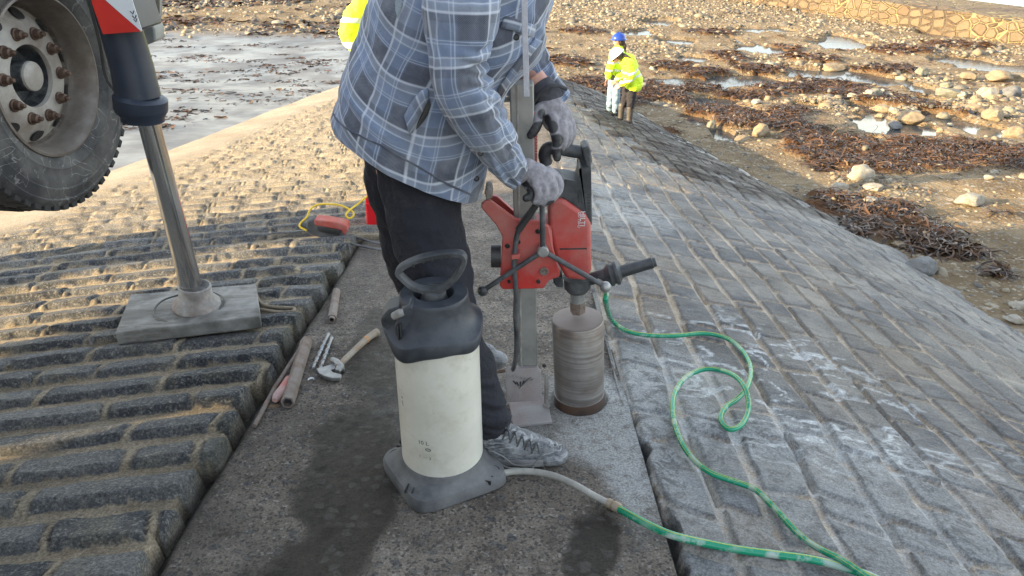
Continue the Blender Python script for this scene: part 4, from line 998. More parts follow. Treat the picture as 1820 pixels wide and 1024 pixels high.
# motor
mot = poly('motor_housing', [(986, 352), (1001, 352), (1041, 380), (1050, 396), (1051, 478), (1042, 498), (1006, 494), (988, 462), (975, 400), (974, 366)], -.062, .06, M_red, bw=.014, plane=-.05)
mot.modifiers['bevel'].segments = 4
poly('housing_seam', [(995, 441), (1043, 440), (1043, 442.5), (995, 443.5)], -.0635, -.05, M_dark, mot, .0005, plane=-.06)
hs = poly('motor_cover', [(978, 322), (988, 316), (1006, 318), (1026, 322), (1032, 298), (1029, 291), (1000, 283), (1046, 262), (1050, 268), (1051, 388), (1041, 378), (1001, 350), (986, 349)][0:5] + [(1030, 300), (1050, 296), (1051, 400), (1041, 378), (1001, 350), (984, 352)], -.05, .05, M_blackp, bw=.008, plane=-.045)
gp = catmull([V(x, y, YD) for x, y in [(972, 292), (968, 275), (974, 264), (992, 264), (1015, 268), (1034, 272), (1041, 282), (1041, 305), (1040, 330)]], 5)
gr_ = MB(); rg = []
for i, p in enumerate(gp):
    t = (gp[min(i + 1, len(gp) - 1)] - gp[max(0, i - 1)]).normalized(); nr = t.cross(Vector((0, 1, 0))).normalized()
    w1 = .021 if p.z > V(0, 290, YD).z else .017
    rg.append([p + nr * w1 * math.cos(a) + Vector((0, 1, 0)) * .022 * math.sin(a) for a in np.linspace(0, 2 * math.pi, 17)[:-1]])
gr_.rings(rg).build('grip_handle', M_blackp, drill)
poly('front_plate', [(1034, 262), (1046, 258), (1050, 266), (1052, 400), (1046, 392), (1044, 300), (1036, 280)], -.04, .04, M_blackp, bw=.006, plane=-.03)
for x in (1028, 1033): poly('vent_slot', [(x, 338), (x + 2, 338), (x + 2, 360), (x, 360)], -.0515, -.045, M_dark, hs, .0003, plane=-.05)
for i in range(9): poly('vent_slot', [(1044, 345 + 5 * i), (1049, 345 + 5 * i), (1049, 347 + 5 * i), (1044, 347 + 5 * i)], -.0515, -.04, M_dark, hs, .0003, plane=-.05)
po = V(1035.5, 387, YD - .062); mx = .0985 / 62 * 1.0
def vert_text(x0, y0): 
    c0 = V(x0, y0, YD - .0632)
    return lambda x, y: Vector((c0.x + y, c0.y, c0.z - x))
text_obj('HILTI', .0235, M_white, mot, vert_text(1035.3, 389), 'printed_logo')
text_obj('DD 150-U', .0125, M_white, mot, vert_text(1029.2, 391), 'printed_text')
# feed lever
hc = V(965, 446, YD - .135)
MB().lathe(hc, (0, -1, 0), [(-.04, .012), (-.012, .018), (.010, .020), (.014, .016), (.015, .001)], 8).build('lever_hub', M_steel, drill)
for (x, y, dy, bx_, by_, rr) in [(858, 517, -.135, 0, 0, .018), (1076, 510, -.135, 0, 0, .019), (963, 352, -.135, 0, 0, None)]:
    e_ = V(x, y, YD + dy)
    arm = MB().tube([hc, hc.lerp(e_, .5), e_], .0085, 14).build('lever_arm', M_blackp, drill)
    if rr: MB().ball(e_, rr, 20).build('ball_knob', M_blackp if x < 900 else M_steel, arm)
# lever ball in the hand
# chuck, spindle
def ax(py): return V(1027, py, YD)
bt, bb_ = V(1027, 566, YD), V(1030, 716, YD); adir = (bb_ - bt).normalized()
up_ = -adir
MB().lathe(V(1026, 497, YD), adir, [(-.01, .05), (0, .047), (.004, .047), (.03, .047), (.036, .042), (.045, .036), (.046, .02)], 40).build('chuck_ring', M_blackp, drill)
MB().lathe(V(1026, 520, YD), adir, [(0, .026), (.03, .026), (.034, .027), (.036, .024)], 24).build('spindle', M_steel, drill)
MB().lathe(V(1026.5, 535, YD), adir, [(0, .0275), (.045, .0275), (.048, .024)], 6).build('hex_coupling', M_rust, drill)
poly('gearbox_foot', [(982, 490), (1000, 492), (1002, 512), (990, 512), (984, 504)], -.04, .03, M_blackp, bw=.006)
rbit = (V(1074, 640, YD) - V(983, 640, YD)).length / 2 * .985
Lb = (bb_ - bt).length
cb = MB().lathe(bt, adir, [(-.004, .001), (-.004, .03), (-.001, rbit - .012), (.001, rbit - .003), (.006, rbit), (Lb * .86, rbit), (Lb * .862, rbit + .002), (Lb + .03, rbit + .002), (Lb + .03, rbit - .004)], 80, False).build('core_bit', M_bit, drill)
MB().lathe(bt, adir, [(-.0055, .001), (-.0055, .03), (-.0022, rbit - .012), (-.0005, rbit - .005)], 80, False).build('bit_top', M_bittop, cb)
MB().lathe(bt, adir, [(Lb * .865, rbit + .0028), (Lb + .025, rbit + .0028)], 80, False).build('cutting_segment', simple('segment_dark', (.05, .045, .042), (.14, .085, .06), 9, .45, metal=.5), cb)
# side handle and water inlet
sh = [V(1040, 494, YD), V(1070, 492, YD - .01), V(1090, 487, YD - .02), V(1108, 480, YD - .02), V(1135, 473, YD - .02), V(1163, 466, YD - .02)]
sm = MB().tube([V(1046, 497, YD), V(1060, 493, YD - .01), V(1084, 487, YD - .02)], [.022, .022, .026], 24).build('side_handle_collar', M_blackp, drill)
hx = (sh[5] - sh[2]).normalized()
MB().lathe(sh[2] + hx * -.03, hx, [(0, .026), (.012, .036), (.018, .041), (.024, .041), (.028, .036), (.034, .036), (.036, .042), (.046, .042), (.050, .034), (.058, .024)], 40).build('clamp_ring', M_blackp, sm)
MB().lathe(sh[2] + hx * .02, hx, [(0, .022), (.10, .0195), (.118, .0205), (.120, .017), (.13, .016)], 28).build('side_handle', M_blackp, drill)
MB().tube([V(1062, 498, YD - .03), V(1074, 508, YD - .05), V(1078, 520, YD - .05)], [.010, .012, .011], 16).build('water_inlet', M_steel, drill)
# base of the stand
bgz = rb.z
bl = [G(904, 712, .012), G(972, 703, .012), G(981, 748, .012), G(912, 757, .012)]
stand = bevel(MB().prism(bl, (0, 0, -.014)).build('base_plate', M_dirtyred, drill), .003)
p1_, p2_ = V(898, 664, YD - .06), V(961, 656, YD - .06)
bevel(MB().prism([V(x, y, YD - .065) for x, y in [(898, 662), (903, 656), (955, 655), (962, 662), (963, 712), (899, 716)]], (0, .02, 0)).build('angle_bracket', M_dirtyred, stand), .003)
for i in range(5):
    MB().box(V(915 + 5 * i, 683 - 2 * abs(i - 1.5), YD - .0665), (.004, .004, .018), Matrix.Rotation(R(18 * (i - 2)), 3, 'Y')).build('scale_mark', M_dark, stand)
for i in range(7):
    MB().box(V(907 + 6.5 * i, 668 + 1.2 * i, YD - .0665), (.005, .004, .008), Matrix.Rotation(R(10 * i - 20), 3, 'Y')).build('scale_tooth', M_iron, stand)
MB().tube([V(925, 690, YD - .07), V(943, 672, YD - .07)], .004, 8).build('scale_pointer', M_iron, stand)
MB().tube([V(971, 665, YD - .03), V(971, 735, YD - .06)], [.007, .009], 10).build('levelling_bolt', M_iron, stand)
MB().lathe(V(971, 722, YD - .055), (0, 0, 1), [(0, .014), (.012, .014)], 6).build('levelling_nut', M_iron, stand)
MB().ball(V(967, 650, YD), .008, 10).build('bolt_cap', M_dark, stand)
MB().tube(catmull([V(900, 700, YD), V(885, 690, YD + .03), V(872, 682, YD + .05), V(862, 690, YD + .05)]), .010, 10).build('brace_arm', M_iron, stand)
MB().tube(catmull([V(900, 658, YD), V(880, 662, YD + .05), V(862, 668, YD + .08)]), .007, 10).build('brace_bar', M_rust, stand)
# power cable down from the motor
cbp = catmull([V(x, y, YD + d) for x, y, d in [(975, 338, -.10), (962, 352, -.13), (948, 370, -.14), (930, 392, -.13), (919, 418, -.13), (915, 450, -.13), (914, 480, -.13), (917, 520, -.12), (916, 560, -.11), (918, 600, -.09), (916, 640, -.08), (910, 662, -.05)]], 6)
MB().tube(cbp, .0085, 12).build('power_cable', M_blackp, drill)
MB().tube([cbp[10], cbp[22]], [.0115, .0115], 14).build('cable_sleeve', M_dark, drill)
poly('cable_clip', [(909, 453), (924, 451), (924, 459), (909, 461)], -.145, -.10, M_red, drill, .002, plane=-.14)

# ================================================================ hoses
h1 = catmull([G(1078, 519, 0.256)] [:0] + [V(1078, 519, YD - .05), V(1077, 540, YD - .03), G(1088, 570, 0.066), G(1113, 588, 0.038), G(1150, 596, 0.036), G(1200, 597, 0.040), G(1250, 593, 0.046), G(1290, 601, 0.051), G(1318, 622, 0.056), G(1334, 652, 0.061), G(1330, 684, 0.066), G(1312, 708, 0.051), G(1290, 724, 0.046), G(1281, 745, 0.038), G(1296, 763, 0.036), G(1318, 755, 0.041), G(1330, 728, 0.056), G(1327, 697, 0.091), G(1310, 672, 0.091), G(1282, 659, 0.066), G(1250, 657, 0.051), G(1218, 672, 0.042), G(1199, 700, 0.038), G(1196, 735, 0.036), G(1206, 775, 0.036), G(1228, 812, 0.036), G(1262, 840, 0.036), G(1305, 856, 0.036), G(1343, 871, 0.036), G(1378, 905, 0.036), G(1420, 950, 0.036), G(1455, 975, 0.038), G(1500, 998, 0.056), G(1560, 1040, 0.056), G(1620, 1090, 0.036)], 8)
hs1 = thing('water_hose', h1[30], 'thin green hose looping over the slate slope from the core drill', 'hose')
MB().tube(h1, .0098, 14).build('tubing', M_hose, hs1)
def line_on(pts, r, ang, rr=.0012):
    out = []
    up = Vector((math.cos(ang), 0, math.sin(ang)))
    for i, p in enumerate(pts):
        t = (pts[min(i + 1, len(pts) - 1)] - pts[max(i - 1, 0)]).normalized(); q = (up - t * up.dot(t)).normalized(); out.append(p + q * (r + rr * .3))
    return out
MB().tube(line_on(h1, .0098, 1.2), .0008, 5).build('stripe', M_yline, hs1); MB().tube(line_on(h1, .0098, 2.4), .0007, 5).build('stripe', M_yline, hs1)
h2 = catmull([G(870, 848, .03), G(885, 843, .03), G(915, 838, .035), G(950, 839, .045), G(985, 846, .05), G(1020, 861, .045), G(1050, 878, .03), G(1080, 894, .018)], 8)
h3 = catmull([G(1098, 903, .015), G(1130, 921, 0.032), G(1165, 939, 0.036), G(1200, 953, 0.041), G(1260, 967, 0.036), G(1320, 978, 0.036), G(1390, 987, 0.038), G(1440, 994, 0.041), G(1490, 1006, 0.036), G(1540, 1022, 0.036), G(1600, 1050, 0.036), G(1660, 1090, 0.036)], 8)
hs2 = thing('water_hose', h3[20], 'thick green hose joined by a brass clamp to a milky hose from the white tank', 'hose')
MB().tube(h3, .0118, 16).build('tubing', M_hose, hs2); MB().tube(line_on(h3, .0118, 1.9), .0010, 5).build('stripe', M_yline, hs2)
MB().tube(h2, [.0105] * len(h2), 16).build('milky_tubing', M_hosew, hs2)
q0, q1 = G(1074, 891, .018), G(1104, 905, .016)
cl_ = MB().tube([q0, q0.lerp(q1, .2), q0.lerp(q1, .22), q0.lerp(q1, .45), q0.lerp(q1, .47), q0.lerp(q1, .55), q0.lerp(q1, .57), q0.lerp(q1, .85), q1], [.011, .012, .0155, .0155, .012, .012, .016, .0155, .0125], 20)
cl_.build('hose_coupling', simple('brass_dull', (.26, .20, .13), (.34, .28, .20), 30, .55, metal=.4, dust=.5), hs2)

# ================================================================ tools on the strip
def gtube(name, pts, r, m, parent=None, loc=None, n=12): return MB().tube(pts, r, n).build(name, m, parent, loc)
def pipe(name, a, b_, r, n, label, mat, rin=.7, ring=None):
    t = thing(name, a.lerp(b_, .5), label, 'pipe'); d = (b_ - a).normalized(); L_ = (b_ - a).length
    MB().lathe(a, d, [(.03, r * rin * .2), (.03, r * rin), (0, r * rin), (0, r), (L_, r), (L_, r * rin)], n, True).build('barrel', mat, t)
    MB().lathe(a, d, [(.028, .0005), (.028, r * rin * .98)], 24, False).build('bore', M_dark, t)
    if ring: MB().lathe(a - d * ring[0], d, [(.03, ring[1] * .7), (0, ring[1] * .7), (0, ring[1]), (ring[0], ring[1]), (ring[0] + .001, r * .9)], 24, False).build('threaded_end', mat, t)
    return t
pipe('steel_pipe', G(590, 566, .02), G(598, 518, .02), .021, 8, 'short rusty pipe with a narrow threaded end lying on the concrete strip', M_rust, .6, (.022, .015))
pipe('hexagonal_pipe', G(511, 716, .024), G(545, 606, .024), .026, 6, 'long hexagonal rusty pipe lying against the edge of the raised setts', M_rust, .72)
t = thing('steel_rod', G(490, 690, .02), 'thin ribbed steel rod with a red rounded collar beside the hexagonal pipe', 'rod')
rodp = [G(452, 757, .012), G(488, 690, .018), G(533, 620, .03)]; gtube('rod', rodp, .0085, M_rust, t)
rb_ = MB()
for q in np.linspace(.02, .98, 40):
    p = rodp[0].lerp(rodp[2], q); d = (rodp[2] - rodp[0]).normalized(); rb_.lathe(p + (rodp[1] - rodp[0].lerp(rodp[2], .5)) * (1 - abs(2 * q - 1)), d, [(-.0015, .0085), (0, .0098), (.0015, .0085)], 10, False)
rb_.build('ribs', M_rust, t)
gtube('red_collar', [G(488, 712, .022), G(492, 706, .024), G(499, 698, .024), G(503, 691, .024), G(512, 672, .022)], [.010, .019, .021, .018, .011], simple('faded_red', (.42, .12, .10), (.36, .15, .13), 20, .7, dust=.4), t, n=16)
def drill_bit(a, b_, label):
    t = thing('masonry_bit', a.lerp(b_, .5), label, 'drill bit', 'masonry bits beside the hammer'); L_ = (b_ - a).length; d = (b_ - a).normalized()
    gtube('shaft', [a, a.lerp(b_, .8), b_], [.0055, .0055, .006], simple('bit_core', (.20, .24, .27), (.34, .36, .36), 30, .6, metal=.3), t)
    u_ = d.orthogonal().normalized(); v_ = d.cross(u_); pts = []
    for q in np.linspace(0, 1, 70): pts.append(a + d * L_ * .8 * q + (u_ * math.cos(q * 30) + v_ * math.sin(q * 30)) * .0065)
    gtube('flute', pts, .0035, simple('bit_flute', (.44, .47, .48), (.30, .22, .18), 25, .6, metal=.2), t, n=6)
    gtube('shank', [a.lerp(b_, .8), b_, b_ + d * .012], [.0065, .0065, .009], M_steel, t)
drill_bit(G(556, 655, .01), G(583, 596, .012), 'blue tinted spiral masonry bit, left of the pair beside the hammer head')
drill_bit(G(568, 660, .01), G(589, 603, .012), 'brown and white spiral masonry bit, right of the pair beside the hammer head')
ham = thing('hammer', G(625, 625, .02), 'old claw hammer with a dusty wooden handle lying on the concrete strip', 'hammer')
hh = [G(600, 652, .030), G(612, 640, .028), G(635, 618, .022), G(655, 600, .020), G(670, 590, .020)]
gtube('handle', hh, [.012, .013, .014, .016, .018], M_oldwood, ham, n=14)
gtube('handle_band', [G(648, 606, .021), G(652, 603, .021)], [.0165, .017], simple('orange_band', (.42, .20, .08), (.36, .2, .1), 20, .7), ham, n=14)
hd_ = [G(562, 654, .010), G(574, 663, .014), G(588, 664, .018), G(600, 656, .022), G(608, 650, .022)]
bevel(MB().prism([G(x, y, .024) for x, y in [(562, 655), (566, 662), (576, 668), (591, 672), (605, 671), (607, 665), (592, 661), (588, 657), (599, 654), (612, 655), (611, 646), (600, 640), (586, 648), (570, 653)]], (0, 0, -.018)).build('claw', M_steel, ham), .003)
gtube('head', [G(600, 661, .020), G(605, 652, .027), G(598, 643, .030), G(590, 640, .03)], [.011, .017, .014, .013], M_steel, ham, n=14)
o = MB().tube([G(553, 676, .004) + Vector((.012 * math.cos(a), .012 * math.sin(a), .002)) for a in np.linspace(.3, 3.4, 12)], [.001, .002, .003, .0035, .004, .004, .004, .004, .0035, .003, .002, .001], 8).build('shell', M_white, loc=G(553, 676, .0))
tag(o, 'small curved white shell fragment on the concrete below the masonry bits', 'shell')
# power tool with yellow lead, red case
pt = thing('power_unit', G(577, 410, .05), 'grey and faded red hand-held cable unit with a black grip window lying on the setts', 'power tool')
Yp = G(577, 425, .04).y
def PV(x, y, d=0): return V(x, y, Yp + d)
bevel(MB().prism([PV(x, y) for x, y in [(545, 393), (556, 390), (560, 395), (612, 407), (616, 420), (606, 427), (572, 424), (548, 416), (543, 406)]], (0, .09, 0)).build('body', M_basepl, pt), .016, 4)
bevel(MB().prism([PV(x, y, -.006) for x, y in [(558, 391), (575, 392), (605, 397), (616, 401), (618, 411), (611, 419), (606, 410), (588, 406), (559, 401)]], (0, .09, 0)).build('red_cover', simple('faded_red_cover', (.38, .06, .045), (.42, .10, .08), 16, .55, dust=.2, dustc=(.36, .28, .25)), pt), .008, 3)
bevel(MB().prism([PV(x, y, -.012) for x, y in [(563, 405), (590, 407), (607, 411), (603, 419), (584, 416), (566, 411)]], (0, .02, 0)).build('grip_window', M_dark, pt), .005, 3)
MB().tube([PV(535, 400, .03), PV(546, 402, .03)], [.012, .022], 16).build('nose', M_blackp, pt)
yc = catmull([PV(545, 410, .0), PV(533, 403, .01), PV(535, 396, .03), PV(545, 386, .05), PV(552, 372, .08), PV(565, 364, .1), PV(590, 363, .1), PV(608, 366, .1), PV(626, 376, .1), PV(628, 384, .08), PV(620, 388, .07), PV(615, 382, .07), PV(622, 373, .1), PV(637, 362, .16), PV(652, 349, .2)], 8)
o = MB().tube(yc, .0062, 12).build('yellow_cable', M_yel, loc=G(590, 390)); tag(o, 'yellow cable looping from the grey cable unit up to the red case', 'cable')
for pts_ in ([(618, 416), (640, 421), (665, 428), (700, 434), (740, 440)], [(615, 428), (650, 436), (680, 443), (720, 445), (780, 450)]):
    pass
o = MB().tube(catmull([G(x, y, .02) for x, y in [(617, 420), (640, 424), (665, 431), (700, 436), (740, 441), (800, 450)]]), .008, 10).build('grey_cable', M_basepl, loc=G(665, 431)); tag(o, 'upper dark grey cable running from the cable unit behind the workman', 'cable')
o = MB().tube(catmull([G(x, y, .02) for x, y in [(612, 430), (640, 437), (670, 443), (700, 446), (740, 449), (800, 455)]]), .008, 10).build('grey_cable', M_basepl, loc=G(670, 443)); tag(o, 'lower dark grey cable crossing the strip behind the workman', 'cable')
Yb = G(668, 408, .02).y
case = thing('tool_case', G(668, 408), 'bright red plastic tool case half hidden behind the trousers of the workman', 'tool case')
bevel(MB().prism([V(x, y, Yb) for x, y in [(648, 352), (651, 349), (668, 345), (742, 352), (742, 412), (661, 408), (651, 400)]], (0, .22, 0)).build('shell', M_redbox, case), .02, 4)
bevel(MB().prism([V(x, y, Yb - .006) for x, y in [(649, 362), (744, 369), (744, 373), (649, 366)]], (0, .23, 0)).build('lid_seam', M_redbox, case), .003)
MB().box(V(700, 372, Yb - .01), (.05, .02, .04)).build('latch', M_dark, case)
# ================================================================ people
k = Mat('plaid_flannel', .92); at = k.attr('cloth'); sp = k.n('ShaderNodeSeparateXYZ'); k.l(at.outputs['Vector'], sp.inputs[0])
wob = k.noise(6, 3)
Uc, Vc = sp.outputs[0], sp.outputs[1]
def band(c, period, centre, width, soft=.12):
    f = k.math('FRACT', k.math('ADD', k.math('DIVIDE', c, period), 100.5 - centre)); d = k.math('ABSOLUTE', k.math('SUBTRACT', f, .5))
    h = width / period / 2
    return k.ramp(d, [(max(0, h * (1 - soft)), 1), (h * (1 + soft) + .002, 0)])
PD = .128
col = k.mix(.5, (.045, .051, .075), (.070, .080, .108))
col = k.mix(k.ramp(k.noise(4, 4), [(.35, 0), (.65, .5)]), col, (.045, .052, .085))
for c_ in (Uc, Vc):
    col = k.mix(k.math('MULTIPLY', band(c_, PD, .30, .048), .55), col, (.150, .215, .35))
    col = k.mix(k.math('MULTIPLY', band(c_, PD, .72, .022), .45), col, (.018, .022, .04))
    col = k.mix(k.math('MULTIPLY', band(c_, PD, .52, .026), .5), col, (.22, .26, .33))
for c_ in (Uc, Vc):
    col = k.mix(k.math('MULTIPLY', band(c_, PD, .62, .0060, .5), .62), col, (.60, .63, .70))
    col = k.mix(k.math('MULTIPLY', band(c_, PD, .44, .0034, .5), .5), col, (.56, .59, .66))
    col = k.mix(k.math('MULTIPLY', band(c_, PD, .14, .0022, .3), .50), col, (.50, .53, .60))
    col = k.mix(k.math('MULTIPLY', band(c_, PD, .20, .0022, .3), .42), col, (.50, .53, .60))
# twill: a fine diagonal weave
tw = k.math('FRACT', k.math('DIVIDE', k.math('ADD', Uc, Vc), .0042)); tw = k.ramp(tw, [(.3, 0), (.6, 1)])
col = k.mix(k.math('MULTIPLY', tw, .26), col, (.28, .30, .34)); 
col = k.mix(k.ramp(k.noise(3.2, 6, .7), [(.48, 0), (.72, .5)]), col, (.30, .315, .34))
k.color(col); k.bump(k.noise(9, 5, .55), .5, .03); k.bump(k.noise(300, 2), .25, .001)
k.p.inputs['Sheen Weight'].default_value = .25; M_plaid = k.m
M_lining = simple('dark_lining', (.035, .036, .042), (.06, .06, .065), 30, .95)
M_trouser = simple('navy_trousers', (.007, .0075, .013), (.013, .0135, .020), 7, .9, bump=.9, bscale=12, dist=.02, dust=.12, dustc=(.07, .068, .074))
M_glove = simple('knit_glove', (.155, .145, .16), (.21, .20, .215), 60, .95, bump=.6, bscale=420, dist=.0012)
k = Mat('palm_glove', .6); dk = k.attr('palm').outputs['Fac']; g_ = k.mix(k.ramp(k.noise(70, 3), [(.35, 0), (.65, 1)]), (.20, .19, .205), (.30, .285, .305)); d_c = k.mix(k.ramp(k.noise(30, 5, .7), [(.5, 0), (.7, 1)]), (.022, .022, .025), (.12, .118, .11))
k.color(k.mix(dk, g_, d_c)); k.rough(k.mix(dk, (.95,) * 3, (.5,) * 3)); k.bump(k.noise(380, 2), .4, .001); k.bump(k.noise(60, 4), .3, .004); M_hand = k.m
M_skin = simple('skin', (.50, .27, .20), (.44, .22, .16), 20, .5, bump=.1)
M_hair = simple('dark_hair', (.03, .02, .015), (.06, .04, .03), 60, .7)
k = Mat('dusty_boot', .75); b1 = k.ramp(k.noise(9, 7, .75), [(.40, 0), (.60, 1)]); b2 = k.ramp(k.noise(1, 6, .7, vec=k.sv(k.co(), (18, 18, 60)), dist=1.5), [(.45, 0), (.6, 1)])
k.color(k.mix(k.math('MULTIPLY', k.math('MAXIMUM', b1, b2), .8), (.045, .05, .06), (.40, .41, .42))); k.bump(b2, .7, .004); k.bump(k.noise(50, 5), .4, .004); M_boot = k.m
M_sole = simple('boot_sole', (.07, .07, .072), (.16, .16, .16), 20, .85, bump=.4, dust=.8, dustc=(.30, .30, .30))
M_hiv = simple('hi_vis_yellow', (.62, .83, .010), (.70, .92, .02), 5, .65, bump=.3, bscale=9, dist=.02)
M_hiv.node_tree.nodes['Principled BSDF'].inputs['Sheen Weight'].default_value = .2
M_refl = simple('reflective_tape', (.55, .56, .53), (.62, .62, .60), 8, .35)
M_jean = simple('blue_jeans', (.16, .25, .33), (.26, .35, .42), 12, .9, bump=.3, bscale=30)
M_bt = simple('black_trousers', (.014, .013, .018), (.022, .02, .024), 12, .9, bump=.3, bscale=20)
M_gfl = simple('grey_fleece', (.17, .165, .16), (.23, .22, .21), 12, .95)
M_well = simple('wellingtons', (.055, .048, .042), (.085, .075, .062), 12, .5)
M_hb = simple('helmet_blue', (.012, .045, .30), (.015, .055, .34), 6, .3); M_hw = simple('helmet_white', (.78, .79, .80), (.82, .82, .82), 6, .3)
def cap_chain(mb, pts, rs, n=18, sub=5):
    pts = [Vector(p) for p in pts]
    rs = list(np.interp(np.linspace(0, 1, len(pts)), np.linspace(0, 1, len(rs)), rs)); c_ = catmull(pts, sub); idx = np.linspace(0, len(pts) - 1, len(c_)); rr = np.interp(idx, range(len(pts)), rs)
    mb.tube(c_, list(rr), n); mb.ball(c_[0], rr[0] * .99, n); mb.ball(c_[-1], rr[-1] * .99, n); return mb

# ---------------------------------------------------------------- the workman at the drill
WY = 2.22
man = thing('person', (-.22, 2.15, float(zs(-.22, 2.15))), 'workman in blue plaid shirt, dark trousers and grey gloves leaning over the core drill', 'person')
# body: one continuous skin (mostly under the clothes; head and shoulders are above the picture)
def W(px, py, y=WY): return V(px, py, y)
hip = W(740, 285); chest = W(820, 30); neck = W(905, -150); headc = W(985, -235)
mb = MB()
cap_chain(mb, [hip, hip.lerp(chest, .5), chest, chest.lerp(neck, .75)], [.135, .125, .135, .09])
cap_chain(mb, [chest.lerp(neck, .7), neck, headc], [.075, .058, .06])
hd3 = (headc - neck).normalized(); fw = Vector((.75, 0, -.66)).normalized()
mb.ball(headc + hd3 * .03, .105, 24, (.95, .80, 1.12)); mb.ball(headc + fw * .055 - Vector((0, 0, .02)), .070, 20, (.9, .8, 1.1))
mb.tube([headc + fw * .10, headc + fw * .135 - hd3 * .02, headc + fw * .125 - hd3 * .035], [.012, .014, .012], 10)
for s_ in (-1, 1):
    mb.ball(headc + Vector((0, s_ * .085, 0)), .026, 12, (.9, .4, 1.2)); mb.ball(headc + fw * .112 + Vector((0, s_ * .033, 0)) + hd3 * .02, .012, 10)
    sh_ = chest.lerp(neck, .35) + Vector((0, s_ * .17, 0))
    if s_ < 0: cap_chain(mb, [sh_, V(818, 118, 1.97), V(925, 300, 2.08)], [.06, .045, .028])
    else: cap_chain(mb, [sh_, V(908, 92, 2.44), V(976, 178, 2.30)], [.06, .045, .030])
    kx = V(775, 500, 2.02) if s_ < 0 else V(758, 470, 2.42); axx = V(868, 745, 1.92) if s_ < 0 else V(840, 650, 2.50)
    cap_chain(mb, [hip + Vector((0, s_ * .06, -.06)), hip.lerp(kx, .5) + Vector((0, .03, 0)), kx, axx], [.06, .05, .035, .03])
voxel(mb, .011, 'body', M_skin, man, smooth_it=3)
MB().ball(headc + hd3 * .045 - fw * .02, .112, 24, (1, .85, 1.05)).build('hair', M_hair, man, smooth=True)
for s_ in (-1, 1): MB().ball(headc + fw * .118 + Vector((0, s_ * .033, 0)) + hd3 * .02, .010, 10).build('eye', M_dark, man)
MB().box(headc + fw * .115 - hd3 * .065, (.006, .05, .008)).build('mouth', simple('lip', (.4, .16, .13)), man)
# trousers
mb = MB()
cap_chain(mb, [V(740, 262, 2.17), V(750, 350, 2.13), V(766, 440, 2.08), V(782, 520, 2.02), V(806, 610, 1.97), V(840, 690, 1.93), V(866, 742, 1.91)], [.125, .120, .110, .102, .094, .086, .080])
cap_chain(mb, [V(733, 250, 2.32), V(722, 340, 2.38), V(738, 430, 2.42), V(752, 500, 2.44), V(775, 570, 2.48), V(812, 628, 2.50)], [.14, .13, .118, .105, .09, .08])
mb.ball(V(735, 268, 2.27), .150, 24, (1.0, 1.15, .9))
def wrinkle(co, no):
    x, y, z = co[:, 0], co[:, 1], co[:, 2]; low = 1 - sst(-.05, .28, z)
    s_ = z * 1.0 + .5 * x
    f = (fbm(s_ * 26 + 3, (y + x * .4) * 6, 3, 130) - .5) * .085 * low + (fbm(s_ * 9, (y - x) * 5, 4, 131) - .5) * .050 + (fbm(x * 22 + z * 9, y * 10, 3, 133) - .5) * .012
    return co + no * f[:, None]
voxel(mb, .0075, 'trousers', M_trouser, man, smooth_it=8, fn=wrinkle)
# boots
def boot(base_y, pts, name='boot'):
    b_ = MB()
    for (px, py, r_, sx_, sy_, sz_, dy) in pts: b_.ball(V(px, py, base_y + dy), r_, 20, (sx_, sy_, sz_))
    return b_
by_ = 1.90
mb = boot(by_, [(972, 806, .056, 1.15, .86, .72, 0), (990, 808, .044, .9, 1.0, .72, -.005), (940, 800, .058, 1.2, .80, .82, 0), (905, 795, .060, 1.1, .78, 1.0, 0), (880, 782, .062, .95, .8, 1.2, .0), (868, 810, .056, 1.0, .82, .85, 0), (845, 812, .050, .9, .82, .85, 0), (868, 755, .062, .85, .85, .9, 0)])
cap_chain(mb, [V(870, 770, by_), V(915, 785, by_), V(965, 800, by_)], [.058, .05, .044])
def bt_fn(co, no):
    f = (fbm((co[:, 0] + co[:, 2] * .5) * 30, co[:, 2] * 22 + co[:, 1] * 10, 3, 140) - .5) * .010; return co + no * f[:, None]
bo = voxel(mb, .0045, 'boot', M_boot, man, smooth_it=4, fn=bt_fn)
sol = []
zb_ = float(zs(.0, by_)) + .012
for q in range(40):
    a = 2 * math.pi * q / 40; cx_ = (V(845, 820, by_).x + V(985, 820, by_).x) / 2; ln = (V(1013, 815, by_).x - V(828, 815, by_).x) / 2
    x = math.copysign(abs(math.cos(a)) ** .75, math.cos(a)) * ln * .97; wd_ = .050 if x > 0 else .042
    sol.append(Vector((cx_ - .005 + x, by_ + math.sin(a) * wd_, 0)))
szl = lambda z, s_: [Vector((sol[0].x * 0 + p.x, by_ + (p.y - by_) * s_, z - .0 * p.y + max(0, (p.x - .12)) * .15)) for p in sol]
MB().rings([szl(zb_ - .002, .94), szl(zb_ + .008, 1.0), szl(zb_ + .024, 1.03), szl(zb_ + .030, .96)]).build('sole', M_sole, bo)
lc = MB()
for q in range(5):
    x0, y0 = 898 + 13 * q, 768 + 6.0 * q
    lc.tube(catmull([V(x0 - 5, y0 + 14, by_ - .050), V(x0 + 1, y0 + 1, by_ - .040), V(x0 + 6, y0 - 7, by_ - .012), V(x0 + 10, y0 - 7, by_ + .02)], 4), .0028, 6)
    lc.tube(catmull([V(x0 + 8, y0 + 14, by_ - .050), V(x0 + 6, y0 + 1, by_ - .042), V(x0 + 3, y0 - 7, by_ - .012)], 4), .0028, 6)
lc.build('laces', M_ink, bo)
sm_ = MB()
sm_.tube(catmull([V(945, 836, by_ - .052), V(955, 818, by_ - .054), V(975, 800, by_ - .050), V(992, 792, by_ - .03), V(998, 790, by_ + .01)], 6), .0022, 6)
sm_.tube(catmull([V(870, 800, by_ - .050), V(895, 812, by_ - .054), V(915, 826, by_ - .054), V(945, 826, by_ - .052)], 6), .0022, 6)
